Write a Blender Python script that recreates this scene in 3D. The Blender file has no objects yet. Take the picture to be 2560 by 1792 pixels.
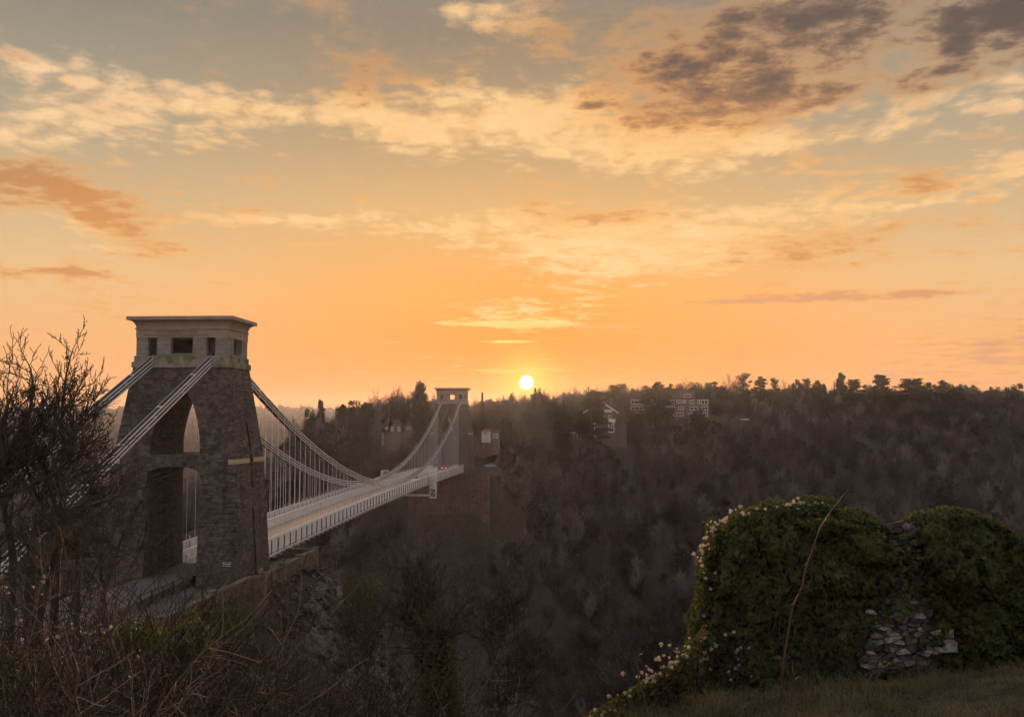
import bpy, bmesh, math, random
import numpy as np
from mathutils import Vector, Matrix

# ------------------------------------------------------------------ camera
CAM = np.array([38.86, 0.0, 15.9]); YAW, PITCH, FPX = 0.064, 0.0622, 2506.0
sc = bpy.context.scene
col = sc.collection
cd = bpy.data.cameras.new("camera"); cam = bpy.data.objects.new("camera", cd); col.objects.link(cam)
cam.location = CAM; cam.rotation_euler = (math.pi/2 + PITCH, 0, YAW)
cd.sensor_width = 36; cd.lens = FPX/2560*36; cd.clip_start = 0.1; cd.clip_end = 20000
sc.camera = cam
F_ = np.array([-math.sin(YAW)*math.cos(PITCH), math.cos(YAW)*math.cos(PITCH), math.sin(PITCH)])
R_ = np.array([math.cos(YAW), math.sin(YAW), 0]); U_ = np.cross(R_, F_)
def ray(x, y): return F_ + R_*(x-1280)/FPX - U_*(y-896)/FPX
def at(x, y, Y):
    r = ray(x, y); return CAM + r*(Y/r[1])
def atz(x, y, z):
    r = ray(x, y); return CAM + r*((z-CAM[2])/r[2])

# ------------------------------------------------------------------ sun, sky, exposure
SUN_EL, SUN_AZ = math.radians(2.19), math.radians(-2.84)      # azimuth from +Y towards +X
sund = np.array([math.sin(SUN_AZ)*math.cos(SUN_EL), math.cos(SUN_AZ)*math.cos(SUN_EL), math.sin(SUN_EL)])
sl = bpy.data.lights.new("sun", 'SUN'); sl.energy = 4.5; sl.angle = math.radians(0.53); sl.color = (1.0, 0.52, 0.24)
so = bpy.data.objects.new("sun", sl); col.objects.link(so)
so.rotation_euler = Vector(-sund).to_track_quat('-Z', 'Y').to_euler()
sc.view_settings.view_transform = 'Standard'; sc.view_settings.look = 'None'
sc.view_settings.exposure = 0; sc.view_settings.gamma = 1; sc.view_settings.use_curve_mapping = False
sc.cycles.use_denoising = True
sc.cycles.use_adaptive_sampling = True; sc.cycles.adaptive_threshold = 0.02; sc.cycles.adaptive_min_samples = 12
sc.cycles.max_bounces = 3; sc.cycles.diffuse_bounces = 1; sc.cycles.glossy_bounces = 1
sc.cycles.transmission_bounces = 3; sc.cycles.volume_bounces = 0; sc.cycles.transparent_max_bounces = 6
sc.cycles.sample_clamp_indirect = 4.0

def lin(r, g, b):
    f = lambda c: (c/255/12.92) if c/255 <= 0.04045 else ((c/255+0.055)/1.055)**2.4
    return (f(r), f(g), f(b), 1.0)

class NT:
    """small wrapper for building node trees"""
    def __init__(s, tree): s.t = tree; s.t.nodes.clear()
    def n(s, typ, **kw):
        nd = s.t.nodes.new(typ)
        for k, v in kw.items():
            if k == 'ins':
                for i, val in v.items():
                    if isinstance(val, bpy.types.NodeSocket): s.t.links.new(val, nd.inputs[i])
                    else: nd.inputs[i].default_value = val
            else: setattr(nd, k, v)
        return nd
    def m(s, op, a, b=0.0, c=0.0, clamp=False):
        return s.n('ShaderNodeMath', operation=op, use_clamp=clamp, ins={0: a, 1: b, 2: c}).outputs[0]
    def mr(s, v, a, b, c=0.0, d=1.0, typ='SMOOTHSTEP'):
        return s.n('ShaderNodeMapRange', interpolation_type=typ, ins={0: v, 1: a, 2: b, 3: c, 4: d}).outputs[0]
    def mix(s, f, a, b, typ='MIX'):
        nd = s.n('ShaderNodeMix', data_type='RGBA', blend_type=typ, clamp_factor=True, clamp_result=False)
        for i, v in ((0, f), (6, a), (7, b)):
            if isinstance(v, bpy.types.NodeSocket): s.t.links.new(v, nd.inputs[i])
            else: nd.inputs[i].default_value = v
        return nd.outputs[2]
    def ramp(s, f, stops):
        nd = s.n('ShaderNodeValToRGB'); cr = nd.color_ramp
        while len(cr.elements) < len(stops): cr.elements.new(0.5)
        for e, (p, c) in zip(cr.elements, stops): e.position = p; e.color = c
        s.t.links.new(f, nd.inputs[0]); return nd.outputs[0]
    def noise(s, vec, scale, detail=4, rough=0.55, dist=0.0, dim='3D'):
        return s.n('ShaderNodeTexNoise', noise_dimensions=dim, ins={'Vector': vec, 'Scale': scale, 'Detail': detail, 'Roughness': rough, 'Distortion': dist}).outputs

def build_world():
    w = bpy.data.worlds.new("World"); sc.world = w; w.use_nodes = True
    w.cycles.sampling_method = 'MANUAL'; w.cycles.sample_map_resolution = 512
    t = NT(w.node_tree)
    d = t.n('ShaderNodeTexCoord').outputs['Generated']
    d = t.n('ShaderNodeVectorMath', operation='NORMALIZE', ins={0: d}).outputs[0]
    sep = t.n('ShaderNodeSeparateXYZ', ins={0: d}).outputs
    az = t.m('MULTIPLY', t.m('ARCTAN2', sep[0], sep[1]), 180/math.pi)
    el = t.m('MULTIPLY', t.m('ARCSINE', sep[2]), 180/math.pi)
    cs = t.n('ShaderNodeVectorMath', operation='DOT_PRODUCT', ins={0: d, 1: tuple(sund)}).outputs['Value']
    ang = t.m('MULTIPLY', t.m('ARCCOSINE', cs), 180/math.pi)
    saz = t.m('ABSOLUTE', t.m('SUBTRACT', az, math.degrees(SUN_AZ)))
    # clear-air colour by elevation, under the sun and to the side of it
    e01 = t.m('DIVIDE', el, 90.0, clamp=True)
    E = lambda x: x/90.0
    c1 = t.ramp(e01, [(0, lin(246,122,44)), (E(4), lin(250,146,52)), (E(7), lin(250,168,78)), (E(12), lin(228,182,122)), (E(16.5), lin(192,158,120)),
                      (E(22), lin(150,135,116)), (E(40), lin(174,170,170)), (1, lin(178,186,204))])
    c2 = t.ramp(e01, [(0, lin(246,170,118)), (E(4), lin(248,182,122)), (E(8), lin(238,194,140)), (E(12), lin(212,180,138)), (E(16.5), lin(178,163,138)),
                      (E(22), lin(144,138,124)), (E(40), lin(174,172,176)), (1, lin(178,186,204))])
    c3 = t.ramp(e01, [(0, lin(238,208,198)), (E(8), lin(230,206,202)), (E(22), lin(208,198,202)), (E(45), lin(188,190,202)), (1, lin(178,186,204))])
    base = t.mix(t.mr(saz, 3, 27), c1, c2)
    base = t.mix(t.mr(saz, 40, 130), base, c3)
    # glow round the sun
    g1 = t.m('POWER', 2.718, t.m('MULTIPLY', t.m('POWER', t.m('DIVIDE', ang, 4.2), 2.0), -1.0))
    base = t.mix(t.m('MULTIPLY', g1, 0.9), base, lin(254,138,24))
    g2 = t.m('POWER', 2.718, t.m('MULTIPLY', t.m('POWER', t.m('DIVIDE', ang, 1.45), 2.0), -1.0))
    base = t.mix(t.m('MULTIPLY', g2, 0.95), base, lin(255,200,58))
    # ---- clouds: banks placed by bearing and height above the horizon, broken up by noise on a cloud deck
    uv = t.n('ShaderNodeCombineXYZ', ins={0: az, 1: el, 2: 0.0}).outputs[0]
    zz = t.m('ADD', t.m('MAXIMUM', sep[2], 0.0), 0.075)
    pl = t.n('ShaderNodeCombineXYZ', ins={0: t.m('DIVIDE', sep[0], zz), 1: t.m('DIVIDE', sep[1], zz), 2: 0.0}).outputs[0]
    w1 = t.noise(pl, 1.3, 3, 0.6, 0, '2D')[1]
    wv = t.n('ShaderNodeVectorMath', operation='MULTIPLY_ADD', ins={0: w1, 1: (5.0, 2.4, 0), 2: (-2.5, -1.2, 0)}).outputs[0]
    uvw = t.n('ShaderNodeVectorMath', operation='ADD', ins={0: uv, 1: wv}).outputs[0]
    S = 2560/2296
    # cloud banks in 2296-wide plate positions: x, y, radius x, radius y, tilt, amount
    BR = ([(1100,20,230,75,0,.75), (880,262,420,70,0,.85), (130,290,290,130,12,.75), (470,290,250,75,4,.8), (30,390,130,70,0,.6),
                    (1380,255,430,120,8,.8), (1780,330,560,62,-5,.9), (1000,330,280,60,0,.55), (1350,330,220,50,10,.5),
                    (1900,490,560,90,-5,.75), (1300,522,460,74,4,1.0), (1480,595,420,50,0,.75), (640,500,420,44,4,.85), (1150,690,260,28,0,.95),
                    (1150,727,210,9,0,1.0), (1145,765,95,5,0,1.0), (1180,832,160,12,0,.75), (1050,625,280,22,0,.85), (860,766,100,5,0,.5), (1330,640,200,16,0,.6), (2270,285,90,28,0,.7), (1540,285,90,28,0,.3),
                    (2240,345,120,22,0,.5), (2260,430,110,45,0,.6), (170,183,50,12,10,.6), (75,150,40,10,10,.55), (240,560,300,80,8,.7)])
    DK = ([(830,208,210,52,0,1.25), (1830,185,580,110,-8,1.3), (2180,120,400,160,-6,1.5), (1560,235,300,95,0,1.1), (1650,60,580,90,-3,.95),
                  (200,482,330,58,3,1.2), (100,480,200,56,4,.6), (240,535,200,50,28,.8), (330,580,180,34,18,1.0), (575,470,120,14,3,.7), (1310,480,220,40,8,1.3), (1780,572,280,42,0,1.4), (2140,556,260,34,0,1.3),
                  (1740,458,170,36,-4,.9), (2050,440,260,38,-4,.85), (1530,510,90,18,0,.55), (130,611,130,12,3,1.1), (150,672,260,36,3,.75), (1830,668,420,14.5,-2,1.6),
                  (1300,732,190,8,0,.9), (1070,683,110,10,0,.9), (2220,810,600,66,-8,1.15), (80,250,190,40,18,.45), (620,240,160,30,4,.4)])
    NR, NC = 18, 30
    px_ = np.linspace(-60, 2356, NC); py_ = np.linspace(-40, 860, NR)
    def field(lst, X, Y):
        acc = np.zeros_like(X)
        for x, y, rx, ry, rot, a in lst:
            c_, s_ = math.cos(math.radians(rot)), math.sin(math.radians(rot)); ry = max(ry, 20)
            u, v = ((X-x)*c_+(Y-y)*s_)/rx, (-(X-x)*s_+(Y-y)*c_)/ry
            q = np.clip(1-np.hypot(u, v)/1.35, 0, 1); acc += a*q*q*(3-2*q)
        return acc
    thick = lambda l: [q for q in l if q[3] >= 15]
    thin = lambda l: [q for q in l if q[3] < 15]
    dirs = [[(lambda r: (math.degrees(math.atan2(r[0], r[1])), math.degrees(math.asin(r[2]/np.linalg.norm(r)))))(ray(x*S, y*S)) for x in px_] for y in py_]
    XX, YY = np.meshgrid(px_, py_); FB, FD = field(thick(BR), XX, YY), field(thick(DK), XX, YY)
    us = t.n('ShaderNodeSeparateXYZ', ins={0: uvw}).outputs
    A0, A1 = dirs[0][0][0], dirs[0][-1][0]
    a01 = t.m('DIVIDE', t.m('SUBTRACT', us[0], A0), A1-A0, clamp=True)
    acc = None
    for r in range(NR-1, -1, -1):
        xs_ = np.array([d_[0] for d_ in dirs[r]]); p_ = np.linspace(A0, A1, NC)
        fb, fd = np.interp(p_, xs_, FB[r]), np.interp(p_, xs_, FD[r]); e_ = dirs[r][NC//2][1]
        rp = t.ramp(a01, [(min(i/(NC-1), 1.0), (fb[i]/2, fd[i]/2, 0, 1)) for i in range(NC)])
        if acc is None: acc = rp
        else: acc = t.mix(t.mr(us[1], ep, e_, 0, 1, 'LINEAR'), acc, rp)
        ep = e_
    ch = t.n('ShaderNodeSeparateColor', ins={0: acc}).outputs
    bright, dark = t.m('MULTIPLY', ch[0], 2.0), t.m('MULTIPLY', ch[1], 2.0)
    def direct(lst, acc):
        for (x, y, rx, ry, rot, a) in lst:
            r = ray(x*S, y*S); r = r/np.linalg.norm(r); k = S/FPX*180/math.pi
            A = math.degrees(math.atan2(r[0], r[1])); B = math.degrees(math.asin(r[2])); fx, fy = 1/(rx*k), 1/(ry*k); sh = math.tan(math.radians(rot))*fy
            mp = t.n('ShaderNodeVectorMath', operation='MULTIPLY_ADD', ins={0: uvs, 1: (fx, fy, 0), 2: (-A*fx, -B*fy, 0)}).outputs[0]
            ln = t.n('ShaderNodeVectorMath', operation='LENGTH', ins={0: mp}).outputs['Value']
            acc = t.m('ADD', acc, t.mr(ln, 0.0, 1.35, a, 0.0))
        return acc
    uvs = t.n('ShaderNodeVectorMath', operation='MULTIPLY_ADD', ins={0: wv, 1: (.3, .12, 0), 2: uv}).outputs[0]
    dark = t.m('MINIMUM', dark, 1.2); bright = t.m('MINIMUM', bright, 1.25)
    bright = direct(thin(BR), bright); dark = direct(thin(DK), dark)
    n1 = t.noise(pl, 5.0, 6, 0.66, 0.0, '2D')[0]
    pl2 = t.n('ShaderNodeVectorMath', operation='MULTIPLY', ins={0: pl, 1: (1.0, 0.62, 1)}).outputs[0]
    vor = t.n('ShaderNodeTexVoronoi', voronoi_dimensions='2D', feature='F1', ins={'Vector': t.n('ShaderNodeVectorMath', operation='MULTIPLY_ADD', ins={0: w1, 1: (.35, .35, 0), 2: pl2}).outputs[0], 'Scale': 15.0}).outputs['Distance']
    puff = t.m('SUBTRACT', 0.62, vor)
    nn = t.m('ADD', t.m('MULTIPLY', t.m('SUBTRACT', n1, 0.5), 1.5), t.m('MULTIPLY', puff, 0.34))
    n3 = t.noise(pl, 2.6, 5, 0.6, 0, '2D')[0]
    bf = t.m('ADD', t.m('SUBTRACT', bright, 0.41), t.m('MULTIPLY', nn, 1.0))
    ba = t.mr(bf, -0.05, 0.6, 0.0, 1.0)
    df = t.m('ADD', t.m('SUBTRACT', t.m('MULTIPLY', dark, 0.86), 0.42), t.m('MULTIPLY', t.m('SUBTRACT', n3, 0.5), 1.3))
    df = t.m('ADD', df, t.m('ADD', t.m('MULTIPLY', t.m('SUBTRACT', n1, 0.5), 2.6), t.m('MULTIPLY', puff, 0.3)))
    da = t.mr(df, -0.32, 0.95, 0.0, 0.94)
    far = t.mr(t.m('ADD', t.m('MULTIPLY', saz, 0.35), el), 18, 31)
    cream = t.mix(far, lin(255,212,152), lin(254,213,170))
    shade = t.mr(nn, -0.25, 0.35, 0.0, 1.0)
    cream = t.mix(shade, t.mix(0.55, cream, t.mix(far, lin(244,176,98), lin(214,168,124))), cream)
    low = t.mr(el, 3.5, 8.0)
    cream = t.mix(low, lin(255,206,100), cream)
    dk = t.mix(far, lin(218,146,84), lin(132,110,96))
    dk = t.mix(t.mr(el, 5, 9), lin(226,160,122), dk)
    dk = t.mix(t.m('MULTIPLY', t.mr(df, 0.25, 1.15), t.mr(el, 14, 19)), dk, lin(98,83,76))
    edge = t.mix(far, lin(246,172,92), lin(206,158,112))
    dk = t.mix(t.mr(df, 0.1, 0.75), edge, dk)
    up = t.mr(el, 1.5, 4.0)
    colr = t.mix(t.m('MULTIPLY', ba, up), base, cream)
    colr = t.mix(t.m('MULTIPLY', da, t.mr(saz, 140, 60, 0.25, 1.0)), colr, dk)
    # the sun's disc
    disc = t.mr(ang, 0.44, 0.27)
    colr = t.mix(disc, colr, (6.0, 5.2, 3.2, 1))
    # below the horizon the ground hides it
    bg = t.n('ShaderNodeBackground', ins={0: colr, 1: 0.97})
    sky = t.n('ShaderNodeTexSky', sky_type='NISHITA', sun_disc=False, sun_elevation=SUN_EL, sun_rotation=SUN_AZ)
    bg2 = t.n('ShaderNodeBackground', ins={0: sky.outputs[0], 1: 0.004})
    ad = t.n('ShaderNodeAddShader', ins={0: bg.outputs[0], 1: bg2.outputs[0]})
    out = t.n('ShaderNodeOutputWorld', ins={0: ad.outputs[0]})
build_world()

# ------------------------------------------------------------------ materials
MATS = {}
def mat(name, c1, c2=None, scale=3.0, rough=0.85, bump=0.0, bscale=None, detail=5, spec=0.3, metal=0.0, coord='Object', extra=None, stretch=None):
    if name in MATS: return MATS[name]
    m = bpy.data.materials.new(name); m.use_nodes = True; MATS[name] = m
    t = NT(m.node_tree)
    tc = t.n('ShaderNodeTexCoord').outputs[coord] if coord != 'World' else t.n('ShaderNodeNewGeometry').outputs['Position']
    if stretch: tc = t.n('ShaderNodeVectorMath', operation='MULTIPLY', ins={0: tc, 1: stretch}).outputs[0]
    c2 = c2 or c1
    no = t.noise(tc, scale, detail)
    c = t.mix(t.mr(no[0], 0.35, 0.65), c1, c2)
    h = no[0]
    if extra: c, h = extra(t, tc, c, no)
    p = t.n('ShaderNodeBsdfPrincipled', ins={'Base Color': c, 'Roughness': rough, 'Metallic': metal, 'Specular IOR Level': spec})
    if bump:
        if bscale: h = t.m('ADD', h, t.noise(tc, bscale, 4)[0])
        b = t.n('ShaderNodeBump', ins={'Strength': 1.0, 'Distance': bump, 'Height': h}); t.t.links.new(b.outputs[0], p.inputs['Normal'])
    t.n('ShaderNodeOutputMaterial', ins={0: p.outputs[0]})
    return m
def L(*c): return (c[0], c[1], c[2], 1)

def rubble(t, tc, c, no):
    """coursed rubble: stones of mixed tone with recessed joints"""
    s = t.n('ShaderNodeSeparateXYZ', ins={0: tc}).outputs
    jit = t.m('MULTIPLY', t.m('SUBTRACT', t.noise(tc, 1.6, 4)[0], 0.5), 0.22)
    v = t.n('ShaderNodeCombineXYZ', ins={0: t.m('ADD', s[0], s[1]), 1: t.m('ADD', s[2], jit), 2: 0.0}).outputs[0]
    br = t.n('ShaderNodeTexBrick', offset=0.37, squash=1.4, squash_frequency=3, ins={'Vector': v, 'Color1': L(0,0,0), 'Color2': L(1,1,1), 'Mortar': L(.5,.5,.5), 'Scale': 1.0,
             'Mortar Size': 0.02, 'Mortar Smooth': 0.6, 'Brick Width': 0.5, 'Row Height': 0.21})
    tone = t.n('ShaderNodeSeparateColor', ins={0: br.outputs[0]}).outputs[0]
    c = t.mix(t.mr(tone, 0, 1, 0, 0.95, 'LINEAR'), c, t.mix(0.65, c, L(0.025, 0.022, 0.02)))
    pat = t.noise(tc, 0.33, 4)[0]
    c = t.mix(t.mr(pat, 0.5, 0.72, 0, 0.6), c, t.mix(0.5, c, L(0.16, 0.10, 0.075)))
    c = t.mix(t.m('MULTIPLY', br.outputs[1], 0.35), c, L(0.05, 0.045, 0.04))
    st = t.noise(t.n('ShaderNodeVectorMath', operation='MULTIPLY', ins={0: tc, 1: (.9, .9, .09)}).outputs[0], 1.0, 5)[0]
    c = t.mix(t.mr(st, 0.5, 0.7, 0, 0.55), c, L(.045,.038,.033))
    h = t.m('ADD', t.m('MULTIPLY', br.outputs[1], -0.6), t.m('ADD', t.m('MULTIPLY', tone, 0.3), t.noise(tc, 5.0, 4)[0]))
    return c, h
def mossy(t, tc, c, no):
    s = t.n('ShaderNodeSeparateXYZ', ins={0: tc}).outputs
    n2 = t.noise(tc, 0.55, 4)[0]
    c = t.mix(t.mr(n2, 0.46, 0.62, 0, 0.85), c, L(0.10, 0.13, 0.025))
    return c, no[0]
def ashlar(t, tc, c, no):
    s = t.n('ShaderNodeSeparateXYZ', ins={0: tc}).outputs
    v = t.n('ShaderNodeCombineXYZ', ins={0: t.m('ADD', s[0], s[1]), 1: s[2], 2: 0.0}).outputs[0]
    br = t.n('ShaderNodeTexBrick', offset=0.5, ins={'Vector': v, 'Color1': L(0,0,0), 'Color2': L(1,1,1), 'Scale': 1.0, 'Mortar Size': 0.012, 'Brick Width': 1.1, 'Row Height': 0.45})
    c = t.mix(t.m('MULTIPLY', t.n('ShaderNodeSeparateColor', ins={0: br.outputs[0]}).outputs[0], 0.25), c, L(0.09, 0.08, 0.065))
    c = t.mix(t.m('MULTIPLY', br.outputs[1], 0.7), c, L(0.06, 0.055, 0.045))
    drip = t.noise(t.n('ShaderNodeVectorMath', operation='MULTIPLY', ins={0: tc, 1: (2.2, 2.2, 0.25)}).outputs[0], 1.0, 5)[0]
    c = t.mix(t.mr(drip, 0.52, 0.75, 0, 0.5), c, L(0.07, 0.075, 0.05))
    return c, t.m('SUBTRACT', no[0], br.outputs[1])
def sandstone(t, tc, c, no):
    c, h = rubble(t, tc, c, no)
    s = t.noise(t.n('ShaderNodeVectorMath', operation='MULTIPLY', ins={0: tc, 1: (0.5, 0.5, 0.06)}).outputs[0], 1.0, 5)[0]
    c = t.mix(t.mr(s, 0.5, 0.72, 0, 0.55), c, L(0.10, 0.085, 0.08))
    return c, h

def grime(t, tc, c, no):
    d = t.noise(t.n('ShaderNodeVectorMath', operation='MULTIPLY', ins={0: tc, 1: (1.5, 1.5, .3)}).outputs[0], 1.0, 5)[0]
    c = t.mix(t.mr(d, .52, .78, 0, .5), c, L(.34,.29,.24)); return c, no[0]
M_RUBBLE = lambda: mat('rubble_stone', L(.18,.155,.135), L(.105,.09,.078), 2.0, 0.95, 0.06, extra=rubble, spec=.1)
M_ASH = lambda: mat('ashlar_stone', L(.33,.31,.26), L(.26,.25,.21), 1.3, 0.9, 0.02, extra=ashlar, spec=.15)
M_MOSS = lambda: mat('mossy_stone', L(.30,.28,.22), L(.24,.23,.19), 1.2, 0.95, 0.02, extra=mossy, spec=.1, coord='World')
M_CORN = lambda: mat('cornice_stone', L(.40,.30,.22), L(.33,.25,.19), 1.1, 0.9, 0.01, spec=.15)
M_BAND = lambda: mat('pale_band_stone', L(.50,.42,.22), L(.42,.34,.18), 3, 0.9, 0.02)
M_WHITE = lambda: mat('white_iron_paint', L(.86,.84,.81), L(.76,.73,.70), 2.0, 0.45, 0.004, bscale=14, spec=.5, coord='World', extra=grime)
M_CHAIN = lambda: mat('chain_paint', L(.76,.745,.715), L(.60,.585,.56), 1.5, 0.42, 0.004, spec=.5)
M_DKIRON = lambda: mat('dark_iron', L(.03,.03,.03), L(.05,.045,.04), 5, 0.6)
M_ROAD = lambda: mat('road_asphalt', L(.36,.28,.22), L(.29,.23,.18), 1.2, 0.3, 0.003, bscale=30, spec=.5)
M_PATH = lambda: mat('path_asphalt', L(.14,.115,.11), L(.10,.085,.08), 0.8, 0.8, 0.004, bscale=20)
M_FOOT = lambda: mat('footway_planks', L(.34,.26,.20), L(.26,.20,.16), 2.5, 0.6, 0.004, spec=.5)
M_RED = lambda: mat('red_sandstone', L(.30,.16,.13), L(.20,.115,.10), 0.5, 0.95, 0.08, extra=sandstone, spec=.1)
M_TERR = lambda: mat('terrace_stone', L(.22,.17,.12), L(.15,.12,.09), 1.5, 0.95, 0.03, extra=rubble, spec=.1)
M_COPE = lambda: mat('coping_stone', L(.20,.165,.115), L(.11,.10,.06), 2.5, 0.9, 0.02)
M_ROCK = lambda: mat('limestone_rock', L(.14,.112,.095), L(.05,.04,.033), 0.9, 0.95, 0.14, bscale=4, coord='World')
M_BARK = lambda: mat('dark_bark', L(.045,.036,.028), L(.07,.058,.042), 3, 0.95, 0.01)
def tones(t, tc, c, no):
    r = t.n('ShaderNodeObjectInfo').outputs['Random']
    c = t.mix(t.mr(r, 0.0, 1.0, 0, .8, 'LINEAR'), c, t.ramp(r, [(0, L(.06,.045,.04)), (.3, L(.15,.108,.095)), (.55, L(.26,.175,.15)), (.75, L(.14,.125,.085)), (.92, L(.36,.31,.29)), (1, L(.06,.052,.042))]))
    return c, no[0]
M_TWIG = lambda: mat('bare_twigs', L(.075,.058,.052), L(.13,.098,.09), 0.06, 0.95, coord='World', spec=.1, extra=tones)
M_SCRUB = lambda: mat('scrub_stems', L(.028,.021,.017), L(.065,.05,.034), 0.5, 0.9, coord='World', spec=.15)
M_SCRUBL = lambda: mat('pale_scrub_stems', L(.12,.088,.068), L(.19,.15,.10), 0.5, 0.85, coord='World', spec=.2)
M_GLASS = lambda: mat('window_glass', L(.03,.035,.04), L(.02,.02,.025), 3, 0.08, spec=.8)
M_WPAINT = lambda: mat('white_window_paint', L(.85,.83,.79), L(.80,.78,.74), 2, 0.5)
M_BRICK = lambda: mat('house_brick', L(.20,.145,.12), L(.14,.10,.085), 1.5, 0.95, 0.01)
M_TILE = lambda: mat('roof_tile', L(.10,.075,.065), L(.07,.055,.05), 1.5, 0.9, 0.02)

def leafmat(name, a, b, scale=1.2, trans=0.35, coord='World'):
    if name in MATS: return MATS[name]
    m = bpy.data.materials.new(name); m.use_nodes = True; MATS[name] = m
    t = NT(m.node_tree); tc = t.n('ShaderNodeNewGeometry').outputs['Position'] if coord == 'World' else t.n('ShaderNodeTexCoord').outputs['Object']
    no = t.noise(tc, scale, 5, 0.7)
    c = t.mix(t.mr(no[0], 0.32, 0.68), a, b)
    di = t.n('ShaderNodeBsdfPrincipled', ins={'Base Color': c, 'Roughness': 0.55, 'Specular IOR Level': 0.25})
    tr = t.n('ShaderNodeBsdfTranslucent', ins={0: t.mix(1.0, c, L(2.3, 2.2, 1.5), 'MULTIPLY') if a[0] < .4 else c})
    mx = t.n('ShaderNodeMixShader', ins={0: trans, 1: di.outputs[0], 2: tr.outputs[0]})
    t.n('ShaderNodeOutputMaterial', ins={0: mx.outputs[0]})
    return m
M_IVY = lambda: leafmat('ivy_leaves', L(.016,.022,.007), L(.10,.115,.026), 11.0)
M_EVER = lambda: leafmat('evergreen_foliage', L(.022,.026,.014), L(.05,.052,.028), 0.6, 0.15)
M_GRASS = lambda: leafmat('grass_blades', L(.035,.046,.014), L(.17,.125,.065), 2.2)
M_FLUFF = lambda: leafmat('seed_fluff', L(.72,.66,.56), L(.55,.48,.38), 6, 0.5)

# ------------------------------------------------------------------ mesh helpers
def mesh_np(name, V, F):
    me = bpy.data.meshes.new(name)
    V = np.asarray(V, np.float32); F = np.asarray(F, np.int32); k = F.shape[1]
    me.vertices.add(len(V)); me.vertices.foreach_set('co', V.ravel())
    me.loops.add(F.size); me.loops.foreach_set('vertex_index', F.ravel())
    me.polygons.add(len(F)); me.polygons.foreach_set('loop_start', np.arange(0, F.size, k, dtype=np.int32))
    me.update(calc_edges=True); me.validate()
    return me
def link(name, me, m=None, parent=None, loc=None):
    o = bpy.data.objects.new(name, me); col.objects.link(o)
    if m is not None and not me.materials: me.materials.append(m)
    if parent is not None: o.parent = parent
    if loc is not None: o.location = loc
    return o
def tag(o, label=None, cat=None, group=None, kind=None):
    for k, v in (('label', label), ('category', cat), ('group', group), ('kind', kind)):
        if v: o[k] = v
    return o
def thing(name, label, cat, loc=(0, 0, 0), rz=0, group=None):
    o = bpy.data.objects.new(name, None); col.objects.link(o); o.location = loc; o.rotation_euler.z = rz
    o.empty_display_size = 0.3
    return tag(o, label, cat, group)

class MB:
    """collects polygons and links them as one mesh"""
    def __init__(s): s.v = []; s.f = []
    def poly(s, pts, faces):
        b = len(s.v); s.v += [tuple(p) for p in pts]; s.f += [tuple(b+i for i in f) for f in faces]; return s
    def box(s, x0, x1, y0, y1, z0, z1):
        return s.poly([(x0,y0,z0),(x1,y0,z0),(x1,y1,z0),(x0,y1,z0),(x0,y0,z1),(x1,y0,z1),(x1,y1,z1),(x0,y1,z1)],
                      [(0,3,2,1),(4,5,6,7),(0,1,5,4),(1,2,6,5),(2,3,7,6),(3,0,4,7)])
    def bar(s, a, b, w, h, up=(0, 0, 1)):
        a, b = Vector(a), Vector(b); d = (b-a).normalized(); u = Vector(up)
        x = d.cross(u)
        if x.length < 1e-4: x = d.cross(Vector((1, 0, 0)))
        x.normalize(); z = x.cross(d)
        pts = [p + x*sx*w/2 + z*sz*h/2 for p in (a, b) for sx, sz in ((-1,-1),(1,-1),(1,1),(-1,1))]
        return s.poly(pts, [(0,1,2,3),(7,6,5,4),(0,4,5,1),(1,5,6,2),(2,6,7,3),(3,7,4,0)])
    def cyl(s, a, b, r, n=8, r2=None):
        a, b = Vector(a), Vector(b); d = (b-a).normalized(); x = d.orthogonal().normalized(); y = d.cross(x); r2 = r if r2 is None else r2
        pts = [p + (x*math.cos(2*math.pi*i/n) + y*math.sin(2*math.pi*i/n))*q for p, q in ((a, r), (b, r2)) for i in range(n)]
        return s.poly(pts, [(i, (i+1) % n, n+(i+1) % n, n+i) for i in range(n)] + [tuple(range(n))[::-1], tuple(range(n, 2*n))])
    def frustum(s, secs):
        """stack of rectangles: (z, half x, half y, centre y)"""
        pts = []
        for z, hx, hy, cy in secs: pts += [(-hx,cy-hy,z),(hx,cy-hy,z),(hx,cy+hy,z),(-hx,cy+hy,z)]
        fs = [(3,2,1,0)]
        for i in range(len(secs)-1):
            b = 4*i; fs += [(b+j, b+(j+1) % 4, b+4+(j+1) % 4, b+4+j) for j in range(4)]
        b = 4*(len(secs)-1); fs.append((b, b+1, b+2, b+3))
        return s.poly(pts, fs)
    def mesh(s, name):
        me = bpy.data.meshes.new(name); me.from_pydata(s.v, [], s.f)
        bm = bmesh.new(); bm.from_mesh(me); bmesh.ops.recalc_face_normals(bm, faces=bm.faces); bm.to_mesh(me); bm.free(); return me
    def build(s, name, m, parent=None, loc=None): return link(name, s.mesh(name), m, parent, loc)

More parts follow.
